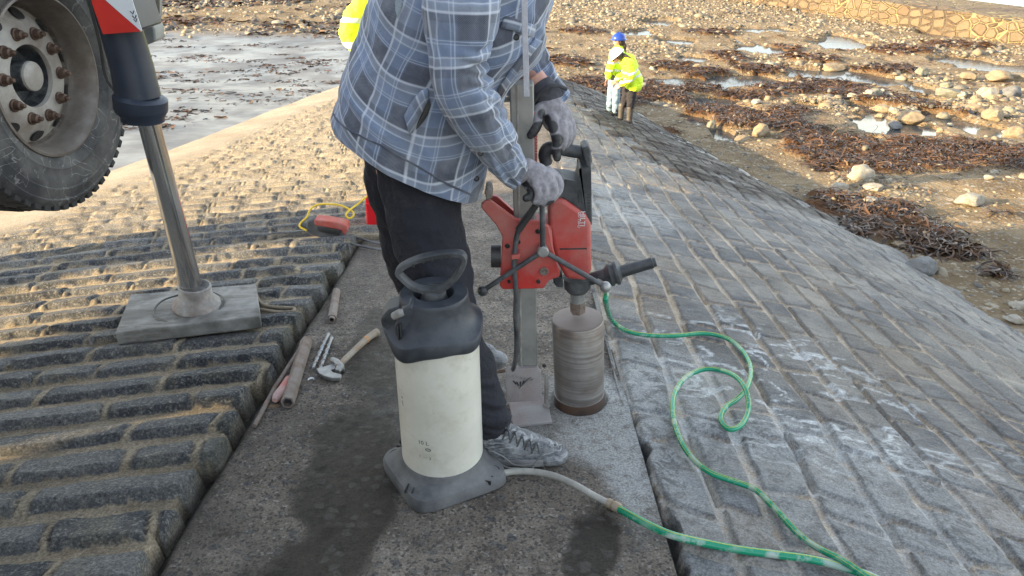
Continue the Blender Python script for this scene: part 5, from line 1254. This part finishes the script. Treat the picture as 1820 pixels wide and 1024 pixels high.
sm_.tube(catmull([V(872, 815, by_ - .052), V(900, 830, by_ - .054), V(925, 832, by_ - .054)], 6), .0022, 6)
sm_.build('stitching', M_sole, bo)
mb = boot(2.50, [(875, 640, .055, 1.2, .85, .75, 0), (850, 632, .06, 1, .85, 1.1, 0), (825, 640, .052, 1, .85, .8, 0), (862, 612 + 18, .05, 1, .8, 1, 0)])
voxel(mb, .006, 'boot', M_boot, man, smooth_it=3)
# shirt: lofted torso and sleeves, each carrying cloth coordinates for the check
cloth_v, cloth_f, cloth_a = [], [], []
def loft(stations, n=96, m=90, uoff=0, voff=0, fold=.006, seed=0, shear=0.0, crease=None, open_front=None):
    """stations: (left px, py, right px, py, half depth, Y)"""
    S_ = []
    for lx, ly, rx, ry, hb_, yy_ in stations:
        l = V(lx, ly, yy_); r = V(rx, ry, yy_); S_.append(np.array([*((l + r) / 2), *((r - l) / 2), hb_]))
    S_ = np.array(S_); ts = np.linspace(0, len(S_) - 1, m)
    P = [Vector(s[:3]) for s in S_]
    def cr(arr, t):
        i = int(min(max(math.floor(t), 0), len(arr) - 2)); f = t - i
        a, b, c, d = arr[max(i - 1, 0)], arr[i], arr[i + 1], arr[min(i + 2, len(arr) - 1)]
        return .5 * (2 * b + (c - a) * f + (2 * a - 5 * b + 4 * c - d) * f * f + (3 * b - a - 3 * c + d) * f ** 3)
    rows = [cr(S_, t) for t in ts]; vl = 0; prev = None; vv = []; uu = []; pts = []
    for i, s in enumerate(rows):
        c_, A, hb_ = s[:3], s[3:6], s[6]
        if prev is not None: vl += np.linalg.norm(c_ - prev)
        prev = c_; per = math.pi * (np.linalg.norm(A) + hb_)
        for k_ in range(n):
            th = 2 * math.pi * k_ / n; ct, st_ = math.cos(th), math.sin(th)
            ct_ = math.copysign(abs(ct) ** .9, ct); st2 = math.copysign(abs(st_) ** .9, st_)
            p = c_ + A * ct_ - np.array([0, 1, 0]) * hb_ * st2
            pts.append(p); u_ = (k_ / n if k_ <= n / 2 else k_ / n) * per; uu.append((k_ / n, u_)); vv.append(vl)
    pts = np.array(pts).reshape(m, n, 3); uu = np.array(uu).reshape(m, n, 2); vv = np.array(vv).reshape(m, n)
    per0 = np.mean(uu[:, n // 2, 1] * 2)
    U = uu[:, :, 0] * per0; Vv_ = vv
    nx_ = np.cross(np.roll(pts, -1, 1) - np.roll(pts, 1, 1), np.gradient(pts, axis=0)); nx_ /= np.linalg.norm(nx_, axis=2, keepdims=True) + 1e-9
    cen = np.array([r[:3] for r in rows])[:, None, :]; sgn = np.sign(((pts - cen) * nx_).sum(2, keepdims=True)); nx_ *= sgn
    ang = uu[:, :, 0] * 2 * math.pi
    cu, su = np.cos(ang), np.sin(ang)
    d = (fbm(cu * 1.6 + Vv_ * 5 + seed, su * 1.6 + Vv_ * 3, 4, seed + 3) - .5) * fold * 2.6
    d = d + (np.abs(fbm(cu * 1.2 + Vv_ * 9 + seed, su * 1.2 - Vv_ * 2, 2, seed + 7) - .5) * -2 + .35) * fold * 1.1
    if crease:
        for (vc_, ac_, amp, wd_) in crease:   # transverse creases bunching on one side
            g_ = np.exp(-((Vv_ - vc_ * vl + .02 * np.sin(2 * ang + vc_ * 9)) / wd_) ** 2) * np.exp(-((np.angle(np.exp(1j * (ang - ac_)))) / 1.0) ** 2)
            d = d - amp * g_
    pts = pts + nx_ * d[:, :, None]
    base = len(cloth_v); vlist = pts.reshape(-1, 3)
    cloth_v.extend(vlist.tolist()); 
    cl_u = U + uoff + .010 * (fbm(U * 9, Vv_ * 9, 2, seed + 11) - .5); cl_v = Vv_ + voff + shear * np.sin(ang) * .12 + .010 * (fbm(U * 7 + 4, Vv_ * 7, 2, seed + 12) - .5)
    cloth_a.extend(np.stack([cl_u.ravel(), cl_v.ravel(), np.zeros(cl_u.size)], 1).tolist())
    i = np.arange(m * n).reshape(m, n); F_ = []
    for a in range(m - 1):
        for b_ in range(n):
            F_.append([base + i[a, b_], base + i[a, (b_ + 1) % n], base + i[a + 1, (b_ + 1) % n], base + i[a + 1, b_]])
    cloth_f.extend(F_); return pts
# torso
loft([(593, 208, 858, 342, .235, 2.21), (596, 196, 864, 312, .235, 2.21), (604, 165, 876, 262, .225, 2.20), (614, 135, 888, 200, .215, 2.20), (629, 90, 908, 150, .21, 2.20), (642, 45, 962, 96, .22, 2.20), (656, 0, 975, 40, .225, 2.20),
      (676, -50, 984, -20, .225, 2.20), (705, -110, 990, -70, .215, 2.20), (770, -170, 985, -110, .15, 2.20), (850, -190, 960, -130, .085, 2.20)], 160, 170, fold=.014, seed=1, shear=1.6,
     crease=[(.16, 5.0, .010, .02), (.30, 4.6, .008, .02)])
shirt_parts = [(cloth_v, cloth_f, cloth_a)]
def finish(name, parent, thick=.0035):
    global cloth_v, cloth_f, cloth_a
    o = mesh_obj(name, cloth_v, cloth_f, M_plaid, parent, smooth=True, attrs=dict(cloth=np.array(cloth_a)))
    o.data.materials.append(M_lining)
    sl = o.modifiers.new('s', 'SOLIDIFY'); sl.thickness = thick; sl.offset = -1; sl.material_offset = 1
    cloth_v, cloth_f, cloth_a = [], [], []; return o
bm_fix = []
shirt = finish('shirt', man)
def fixn(o):
    bm = bmesh.new(); bm.from_mesh(o.data); bmesh.ops.recalc_face_normals(bm, faces=bm.faces)
    # open tubes: make sure the outside faces out
    cen = Vector(); 
    for v in bm.verts: cen += v.co
    cen /= len(bm.verts); s_ = sum((f.calc_center_median() - cen).dot(f.normal) for f in bm.faces)
    if s_ < 0: bmesh.ops.reverse_faces(bm, faces=bm.faces)
    bm.to_mesh(o.data); bm.free()
fixn(shirt)
# near sleeve
PI = math.pi
loft([(760, -120, 870, -100, .075, 2.05), (752, -60, 886, -40, .085, 1.99), (751, 0, 886, 8, .088, 1.955), (755, 55, 882, 60, .086, 1.945), (763, 100, 872, 92, .083, 1.94), (768, 146, 868, 128, .080, 1.94), (780, 182, 878, 158, .077, 1.945), (802, 220, 895, 196, .073, 1.96), (826, 250, 910, 232, .068, 1.985), (852, 281, 924, 258, .060, 2.01), (876, 306, 933, 277, .052, 2.035), (897, 325, 937, 290, .043, 2.05), (913, 334, 938, 296, .038, 2.058)],
     112, 170, uoff=.03, voff=.02, fold=.010, seed=21, crease=[(.42, 0.2, .020, .010), (.47, -.1, .016, .010), (.53, .1, .018, .012), (.36, .3, .012, .012), (.60, .1, .013, .012), (.68, .4, .010, .012), (.76, PI, .010, .012), (.84, .2, .010, .010), (.90, PI, .009, .010)])
s1 = finish('near_sleeve', man); s1.name = 'sleeve'; ORG[s1.name] = ORG['near_sleeve']; fixn(s1)
loft([(850, -60, 960, -50, .075, 2.40), (868, 0, 960, 5, .08, 2.44), (880, 60, 962, 50, .078, 2.45), (884, 120, 968, 78, .075, 2.45), (893, 158, 978, 104, .070, 2.42), (915, 178, 990, 128, .064, 2.38), (938, 196, 1006, 152, .058, 2.34), (950, 205, 1014, 166, .054, 2.32)],
     112, 120, uoff=.07, voff=.06, fold=.008, seed=41, crease=[(.5, PI, .014, .012), (.6, PI, .012, .012), (.7, 0, .008, .01)])
s2 = finish('far_sleeve', man); s2.name = 'sleeve'; ORG[s2.name] = ORG['far_sleeve']; fixn(s2)
for nm in ('far_sleeve', 'near_sleeve'): pass
ORG[s1.name] = ORG[s2.name] = ORG['shirt']
dg = bpy.context.evaluated_depsgraph_get(); dg.update()
trees = {}
def surf(o, px, py, lift=.003):
    """point where the view ray first meets the built surface of o, raised along its normal"""
    if o.name not in trees:
        v = [p.co + ORG[o.name] for p in o.data.vertices]; trees[o.name] = BVHTree.FromPolygons(v, [list(p.vertices) for p in o.data.polygons])
    r = ray(px, py).normalized(); h = trees[o.name].ray_cast(CAM, r)
    if h[0] is None: return V(px, py, 2.0)
    nn = h[1] if h[1].dot(r) < 0 else -h[1]
    return h[0] + nn * lift
def patch(name, pts, o, m, lift=.003, thick=.002, parent=None):
    P = [surf(o, x, y, lift) for x, y in pts]; c0 = sum(P, Vector()) / len(P)
    mb = MB(); n_ = len(P); back = [p + (c0 - CAM).normalized() * thick for p in P]
    v = P + [c0 - (c0 - CAM).normalized() * .001]
    mb.add(v, [(i, (i + 1) % n_, n_) for i in range(n_)])
    return mb.build(name, m, parent or o, smooth=True)
# pocket with its turned-back flap
patch('pocket_opening', [(764, 176), (766, 186), (762, 200), (754, 214), (744, 226), (739, 231), (742, 218), (750, 200), (757, 184)], shirt, M_dark, .003, parent=shirt)
def strip_cloth(name, a_pts, b_pts, o, lift, m=None, uo=0, vo=0, par=None, sag=0):
    n_ = len(a_pts); K = 5; vs = []; at_ = []; L_ = 0; prev = None
    for i in range(n_):
        pa = surf(o, *a_pts[i], lift); pb = surf(o, *b_pts[i], lift)
        if prev is not None: L_ += (pa - prev).length
        prev = pa
        for q in range(K):
            t = q / (K - 1); p = pa.lerp(pb, t) - (pa - CAM).normalized() * (sag * math.sin(math.pi * t)); vs.append(p); at_.append((uo + (pa - pb).length * t, vo + L_, 0))
    fs = [(i * K + q, i * K + q + 1, (i + 1) * K + q + 1, (i + 1) * K + q) for i in range(n_ - 1) for q in range(K - 1)]
    ob = mesh_obj(name, vs, fs, m or M_plaid, par or o, smooth=True, attrs=dict(cloth=np.array(at_))); sl = ob.modifiers.new('s', 'SOLIDIFY'); sl.thickness = .004; sl.offset = 0; return ob
strip_cloth('pocket_flap', [(761, 155), (750, 160), (738, 172), (728, 188), (720, 205)], [(763, 172), (757, 184), (749, 201), (741, 218), (729, 240)], shirt, .008, uo=.03, vo=.04, sag=.006)
# rib hem edge
hem = []
for x, y in [(594, 209), (600, 220), (614, 232), (627, 240), (655, 254), (682, 266), (710, 283), (738, 299), (762, 313), (783, 326), (805, 337), (825, 346), (838, 352)]: hem.append(surf(shirt, x, y - 6, .002))
MB().tube(catmull(hem, 4), .003, 6).build('hem_seam', M_plaid, shirt)
for (x, y, o_, r_) in [(855, 272, s1, .0075), (846, 317, shirt, .0085), (917, 66, shirt, .0085)]:
    p = surf(o_, x, y, .002); MB().lathe(p, CAM - p, [(0, r_), (.003, r_), (.004, r_ * .8), (.002, r_ * .6), (.002, .0002)], 16).build('button', M_dark, o_)
strip_cloth('front_placket', [(962, 72), (945, 92), (925, 118), (905, 146), (888, 172)], [(950, 66), (935, 86), (915, 110), (897, 136), (882, 160)], shirt, .005, uo=.1, vo=.02)
strip_cloth('chest_pocket_flap', [(888, 48), (905, 52), (925, 58), (945, 66)], [(896, 28), (912, 32), (932, 38), (950, 44)], shirt, .006, uo=.06, vo=.09, sag=.004)
st_p = [V(x, y, 1.985) for x, y in [(931, -60), (932, 0), (933, 60), (935, 120), (936, 172)]]
M_str = simple('drawstring', (.36, .35, .38), (.44, .43, .45), 60, .95, bump=.4)
rg = []
for i, p in enumerate(st_p): rg.append([p + Vector((a * .0078, b_ * .0022, 0)) for a, b_ in ((-1, -1), (1, -1), (1, 1), (-1, 1))])
bevel(MB().rings(rg).build('hood_drawstring', M_str, man), .001)
MB().tube(catmull([V(x, y, 2.12) for x, y in [(976, -40), (975, 10), (973, 32), (965, 48), (960, 60)]]), .004, 8).build('hood_drawstring', M_str, man)
patch('torn_lining', [(709, -4), (716, 6), (713, 20), (708, 34), (704, 20), (703, 4)], shirt, simple('fluff', (.20, .24, .26), (.28, .32, .33), 60, .95, bump=.8), .004, parent=shirt)
# cuffs
def cuff(name, a, b_, ra, rb, m, par, n=28): return MB().tube([a, a.lerp(b_, .1), a.lerp(b_, .9), b_], [ra * .94, ra, rb, rb * .93], n).build(name, m, par)
cuff('glove_cuff', V(958, 152, 2.33), V(982, 186, 2.30), .046, .047, simple('knit_cuff', (.045, .043, .052), (.07, .068, .078), 60, .95, bump=.6, bscale=200, dist=.002), man)
MB().tube([V(948, 138, 2.335), V(962, 158, 2.325)], [.036, .037], 20).build('wrist', M_skin, man)
MB().tube(catmull([V(x, y, 2.27 + d) for x, y, d in [(944, 196, .04), (952, 176, -.005), (970, 158, -.02), (990, 152, -.01), (1006, 158, .03)]], 5), .0065, 8).build('cuff_edge', M_lining, s2)
MB().tube([V(912, 312, 2.058), V(930, 300, 2.065)], [.034, .034], 20).build('wrist', M_glove, man)
# gloved hands: palm, four fingers and a thumb grown into one skin, dark rubber on palm and fingertips
def hand(name, palm, fingers, thumb, tips):
    mb = MB()
    for c_, r_, s_ in palm: mb.ball(c_, r_, 20, s_)
    for ch in fingers + [thumb]:
        cap_chain(mb, [p for p, r_ in ch], [r_ for p, r_ in ch], 14, 4)
    def fn(co, no):
        d = np.zeros(len(co))
        for (p, r_) in tips:
            d = np.maximum(d, 1 - sst(r_ * .85, r_ * 1.1, np.linalg.norm(co - np.array(p)[None], axis=1)))
        f = (fbm(co[:, 0] * 55, co[:, 2] * 55 + co[:, 1] * 30, 3, 150) - .5) * .0025
        return co + no * f[:, None], dict(palm=d)
    return voxel(mb, .0030, name, M_hand, man, smooth_it=4, fn=fn)
y1 = 2.09
def h(px, py, d, r_): return (V(px, py, y1 + d), r_)
near = hand('gloved_hand',
 [(V(935, 303, y1 - .005), .040, (1.0, .8, .95)), (V(950, 312, y1 - .01), .043, (1.05, .78, .95)), (V(966, 316, y1 - .01), .036, (1, .85, .9))],
 [[h(974, 306, .012, .019), h(988, 315, .012, .0165), h(994, 333, .005, .0150), h(984, 350, -.01, .0135), h(976, 358, -.02, .0120)],
  [h(968, 312, -.008, .019), h(981, 325, -.020, .0160), h(984, 342, -.026, .0145), h(974, 356, -.030, .0125), h(968, 361, -.03, .0115)],
  [h(960, 318, -.024, .018), h(968, 333, -.036, .0150), h(968, 348, -.040, .0135), h(960, 358, -.040, .0120)],
  [h(950, 320, -.032, .016), h(955, 336, -.044, .0130), h(956, 350, -.046, .0115), h(950, 358, -.044, .0105)]],
 [h(930, 312, .010, .024), h(938, 326, -.010, .018), h(946, 338, -.022, .0150), h(944, 348, -.030, .0140), h(935, 352, -.034, .0125)],
 [(V(938, 322, y1 - .02), .020), (V(948, 340, y1 - .03), .022), (V(938, 352, y1 - .04), .022), (V(988, 312, y1 + .03), .018), (V(977, 360, y1 - .03), .016), (V(924, 322, y1), .018)])
MB().ball(V(988, 318, y1 + .05), .026, 20).build('ball_knob', M_blackp, drill)
y2 = 2.265
def h2_(px, py, d, r_): return (V(px, py, y2 + d), r_)
far = hand('gloved_hand',
 [(V(980, 192, y2 + .02), .046, (1.0, .8, .9)), (V(990, 210, y2 + .02), .050, (.98, .78, 1.0)), (V(1000, 226, y2 + .02), .040, (.85, .9, .9))],
 [[h2_(982, 212, -.015, .021), h2_(986, 232, -.030, .0185), h2_(990, 250, -.034, .0165), h2_(988, 266, -.036, .0150), h2_(990, 280, -.036, .0135)],
  [h2_(998, 222, -.020, .019), h2_(1001, 238, -.026, .0170), h2_(1001, 252, -.024, .0150), h2_(998, 262, -.018, .0135)],
  [h2_(1007, 224, .0, .018), h2_(1010, 238, -.006, .0160), h2_(1009, 250, -.006, .0140), h2_(1006, 258, .0, .0125)],
  [h2_(1013, 218, .024, .017), h2_(1017, 232, .02, .0145), h2_(1016, 244, .018, .0130), h2_(1013, 252, .02, .0115)]],
 [h2_(960, 196, .0, .023), h2_(956, 208, -.015, .0195), h2_(955, 222, -.024, .0165), h2_(948, 234, -.028, .0150), h2_(943, 240, -.03, .0135)],
 [(V(973, 216, y2 - .02), .022), (V(966, 202, y2 - .035), .020), (V(948, 236, y2 - .03), .026), (V(957, 224, y2 - .03), .018), (V(981, 226, y2 - .045), .021), (V(989, 250, y2 - .045), .023), (V(989, 276, y2 - .04), .027)])

# ---------------------------------------------------------------- people on the shore
def figure(base, label, J_, mats, feet, scale=1.0, facing=-1, helmet=None, boots_m=None, stripes=True, fleece=False, tall_boot=False):
    b_ = Vector(base); t = thing('person', b_, label, 'person')
    def j(x, y, z): return b_ + Vector((x, y, z))       # full size; the whole figure is scaled at the end
    hipc, shc, hdc = Vector(J_['hip']), Vector(J_['sh']), Vector(J_['head'])
    face = Vector(J_['face']).normalized()
    mb = MB(); cap_chain(mb, [j(*hipc), j(*(hipc.lerp(shc, .5))), j(*shc)], [.13, .12, .13]); cap_chain(mb, [j(*shc), j(*(shc.lerp(hdc, .5))), j(*hdc)], [.07, .055, .06])
    mb.ball(j(*hdc), .098, 18, (.95, .85, 1.15)); fp = Vector(hdc)
    mb.ball(j(*(hdc + face * .055 - Vector((0, 0, .03)))), .062, 14); mb.tube([j(*(hdc + face * .10 + Vector((0, 0, .01)))), j(*(hdc + face * .125 - Vector((0, 0, .025))))], [.010, .015], 8)
    sidev = face.cross(Vector((0, 0, 1))).normalized()
    for s_ in (-1, 1): mb.ball(j(*(hdc + sidev * .085 * s_)), .024, 8, (.6, .6, 1.2))
    for arm in J_['arms']:
        cap_chain(mb, [j(*p) for p in arm], [.05, .042, .03])
        hp_ = Vector(arm[-1]); dv = (hp_ - Vector(arm[-2])).normalized()
        mb.ball(j(*(hp_ + dv * .05)), .04, 12, (.7, .8, 1.1))
        pv = dv.orthogonal().normalized()
        for q in range(4): cap_chain(mb, [j(*(hp_ + dv * .07 + pv * (.022 * (q - 1.5)))), j(*(hp_ + dv * .12 + pv * (.024 * (q - 1.5)) + Vector((0, 0, -.01)))), j(*(hp_ + dv * (.16 - .008 * abs(q - 1.3)) + pv * (.022 * (q - 1.5)) + Vector((-.01, 0, -.02))))], [.011, .010, .008], 8, 2)
        cap_chain(mb, [j(*(hp_ + dv * .03 + pv * .03)), j(*(hp_ + dv * .08 + pv * .055))], [.012, .009], 8, 2)
    for f in feet: cap_chain(mb, [j(*(hipc + Vector((f[0] * .3, f[1] * .3, 0)))), j(*f[2:5]), j(f[0], f[1], .08)], [.085, .055, .042])
    voxel(mb, .009, 'body', M_skin, t, smooth_it=2)
    for s_ in (-1, 1): MB().ball(j(*(hdc + face * .098 + sidev * .032 * s_ + Vector((0, 0, .012)))), .010, 8).build('eye', M_dark, t)
    mb = MB(); mb.ball(j(*(hdc - face * .03 + Vector((0, 0, .0)))), .108, 16, (1, .95, 1.0)); 
    if J_.get('pony'): cap_chain(mb, [j(*p) for p in J_['pony']], [.04, .045, .03, .015])
    mb.build('hair', M_hair, t, smooth=True)
    if helmet:
        upv = Vector(J_.get('up', (0, 0, 1))).normalized(); a1_ = face - upv * face.dot(upv); a1_.normalize(); b1_ = upv.cross(a1_)
        rg = []
        for q, (hh_, rr_) in enumerate([(-.005, .150), (.0, .152), (.006, .138), (.03, .134), (.07, .122), (.10, .098), (.122, .062), (.131, .02)]):
            rg.append([j(*hdc) + (upv * (hh_ + .035) + (a1_ * (1.12 if q > 1 else 1.22) * math.cos(x) + b1_ * .98 * math.sin(x)) * rr_) for x in np.linspace(0, 2 * math.pi, 29)[:-1]])
        hm = MB().rings(rg, False).build('helmet', helmet, t, smooth=True)
        MB().tube([j(*hdc) + (upv * (.035 + z_) + a1_ * y_) for z_, y_ in [(.035, .14), (.09, .11), (.135, .03), (.135, -.04), (.09, -.115), (.035, -.14)]], .010, 8).build('helmet_ridge', helmet, hm)
    # jacket
    mb = MB(); lo = Vector(J_['hem']); cap_chain(mb, [j(*lo), j(*(lo.lerp(shc, .45))), j(*(shc - Vector((0, 0, .03))))], [J_.get('hemr', .185), .175, .165], 22)
    mb.ball(j(*(shc - Vector((0, 0, .02)))), .13, 16, (.95, 1.5, .8)) if J_.get('side') else mb.ball(j(*(shc - Vector((0, 0, .02)))), .13, 16, (1.3, 1.1, .8))
    cap_chain(mb, [j(*(shc + Vector((0, 0, .04)))), j(*(shc + (hdc - shc) * .35))], [.09, .075])
    for arm in J_['arms']:
        e_ = Vector(arm[-2]).lerp(Vector(arm[-1]), .92); cap_chain(mb, [j(*arm[0]), j(*arm[1]), j(*e_)], [.085, .078, .062])
    def jf(co, no):
        f = (fbm(co[:, 0] * 9 + co[:, 2] * 6, co[:, 2] * 11 - co[:, 1] * 6, 3, 160) - .5) * .055 + (fbm(co[:, 0] * 22, co[:, 2] * 26 + co[:, 1] * 15, 3, 161) - .5) * .022; co2 = co + no * f[:, None]
        return co2
    jk = voxel(mb, .013, 'jacket', mats[0], t, smooth_it=3, fn=jf)
    # reflective tape follows the jacket
    me = jk.data; co = np.array([v.co[:] for v in me.vertices]) + np.array(ORG[jk.name]); no = np.array([v.normal[:] for v in me.vertices])
    ax_ = (shc - lo).normalized()
    def tape(fnc, name):
        sel = fnc(co); idx = {i: q for q, i in enumerate(np.where(sel)[0])}; F_ = [[idx[v] for v in p.vertices] for p in me.polygons if all(sel[v] for v in p.vertices)]
        if F_: mesh_obj(name, co[sel] + no[sel] * .004, F_, M_refl, jk, smooth=True)
    B0 = np.array(b_); h_ = lambda c: (c - B0 - np.array(lo) ) @ np.array(ax_)
    L_ = (shc - lo).length
    if stripes:
        for lv in J_.get('tapes', (.28, .5)):
            tape(lambda c: (np.abs(h_(c) - lv * L_) < .028), 'reflective_band')
    mb = MB()
    for f in feet: cap_chain(mb, [j(*(hipc + Vector((f[0] * .45, f[1] * .45, .03)))), j(*f[2:5]), j(f[0], f[1], .30 if tall_boot else .12)], [.115, .085, .062 if tall_boot else .075])
    mb.ball(j(*hipc), .15, 16, (.95, 1, .8))
    def tf(co, no):
        f = (fbm(co[:, 0] * 14, co[:, 2] * 16 + co[:, 1] * 8, 3, 170) - .5) * .035; return co + no * f[:, None]
    voxel(mb, .012, 'trousers', mats[1], t, smooth_it=3, fn=tf)
    if fleece:
        mb = MB(); c0 = Vector(lo) - Vector((0, 0, .08)); mb.lathe(j(*c0), (0, 0, 1), [(-.10, .150), (-.09, .168), (.05, .168), (.1, .16)], 28); mb.build('fleece_hem', M_gfl, t)
        a_ = J_['arms'][0]; e0 = Vector(a_[-2]).lerp(Vector(a_[-1]), .72); e1 = Vector(a_[-2]).lerp(Vector(a_[-1]), 1.0); MB().tube([j(*e0), j(*e1)], [.066, .058], 16).build('fleece_cuff', M_gfl, t)
    for f in feet:
        mb = MB(); fd = Vector((facing * .95, -.25, 0)).normalized(); p = Vector((f[0], f[1], 0))
        zt_ = .36 if tall_boot else .17
        cap_chain(mb, [j(*(p + Vector((0, 0, .06)))), j(*(p + Vector((0, 0, zt_ * .6)))), j(*(p + Vector((0, 0, zt_))))], [.062, .066, .072])
        cap_chain(mb, [j(*(p + Vector((0, 0, .055)) - fd * .03)), j(*(p + fd * .09 + Vector((0, 0, .055)))), j(*(p + fd * .18 + Vector((0, 0, .045))))], [.055, .052, .045])
        bo_ = voxel(mb, .009, 'boot', boots_m, t, smooth_it=2)
        MB().add(*(lambda P: (P, [list(range(16))[::-1], list(range(16, 32))] + [[i, (i + 1) % 16, 16 + (i + 1) % 16, 16 + i] for i in range(16)]))([j(*(p + fd * (.075 + .15 * math.cos(x)) + fd.cross(Vector((0, 0, 1))) * .055 * math.sin(x) + Vector((0, 0, z_)))) for z_ in (.0, .028) for x in np.linspace(0, 2 * math.pi, 17)[:-1]])).build('sole', M_sole, bo_)
    t.scale = (scale,) * 3
    return t
g1 = G(1112, 219); g2 = G(1090, 208)
sA = (V(1085, 86, g1.y).z - g1.z) / 1.53; sB = (V(1092, 61, g2.y).z - g2.z) / 1.76
print('figure scales', sA, sB, g1, g2)
figure(g1, 'person in white helmet, hi-vis jacket and wellingtons bending to look down the slope', dict(hip=(.06, 0, .86), sh=(-.04, 0, 1.30), head=(-.27, -.02, 1.38), face=(-.75, -.1, -.65), up=(-.62, 0, .78), hem=(.10, 0, .84), hemr=(.20), side=1,
   arms=[[(-.03, -.19, 1.26), (.0, -.27, 1.0), (-.18, -.20, .86)], [(-.05, .19, 1.26), (-.05, .26, 1.0), (-.22, .16, .88)]], pony=[(-.20, -.05, 1.42), (-.12, -.09, 1.40), (-.02, -.14, 1.36)], tapes=(.30, .56)),
   (M_hiv, M_bt), [(.06, -.08, .06, -.08, .46), (-.10, .06, -.04, .06, .46)], helmet=M_hw, boots_m=M_well, tall_boot=True, scale=sA)
figure(g2 + Vector((0, .1, 0)), 'person in blue helmet, hi-vis jacket and pale ripped jeans standing behind the bending one', dict(hip=(0, 0, .88), sh=(.03, 0, 1.38), head=(.03, 0, 1.60), face=(-.95, -.3, -.05), hem=(0, 0, .98), side=1,
   arms=[[(-.06, -.18, 1.34), (-.16, -.22, 1.08), (-.19, -.20, .86)], [(.1, .19, 1.34), (.22, .2, 1.10), (.10, .0, 1.0)]], pony=[(.12, 0, 1.58), (.16, 0, 1.50), (.17, 0, 1.42), (.17, 0, 1.36)], tapes=(.1, .5)),
   (M_hiv, M_jean), [(.05, -.08, .04, -.08, .48), (-.06, .1, -.05, .1, .48)], helmet=M_hb, boots_m=M_dark, fleece=True, scale=sB)
g3x = -1.02; g3y = 6.5
figure((g3x, g3y, gz(g3x, g3y) + .03), 'person in bright hi-vis jacket standing mostly hidden behind the plaid-shirted workman', dict(hip=(0, 0, .92), sh=(0, 0, 1.45), head=(0, -.01, 1.68), face=(.3, -.95, -.1), hem=(0, 0, .98), hemr=.2,
   arms=[[(-.21, 0, 1.42), (-.37, -.02, 1.16), (-.24, -.10, .98)], [(.21, 0, 1.42), (.36, 0, 1.15), (.22, -.1, .98)]], tapes=(.2, .62)),
   (M_hiv, M_bt), [(-.11, 0, -.1, 0, .5), (.11, 0, .1, 0, .5)], helmet=M_hw, boots_m=M_dark)
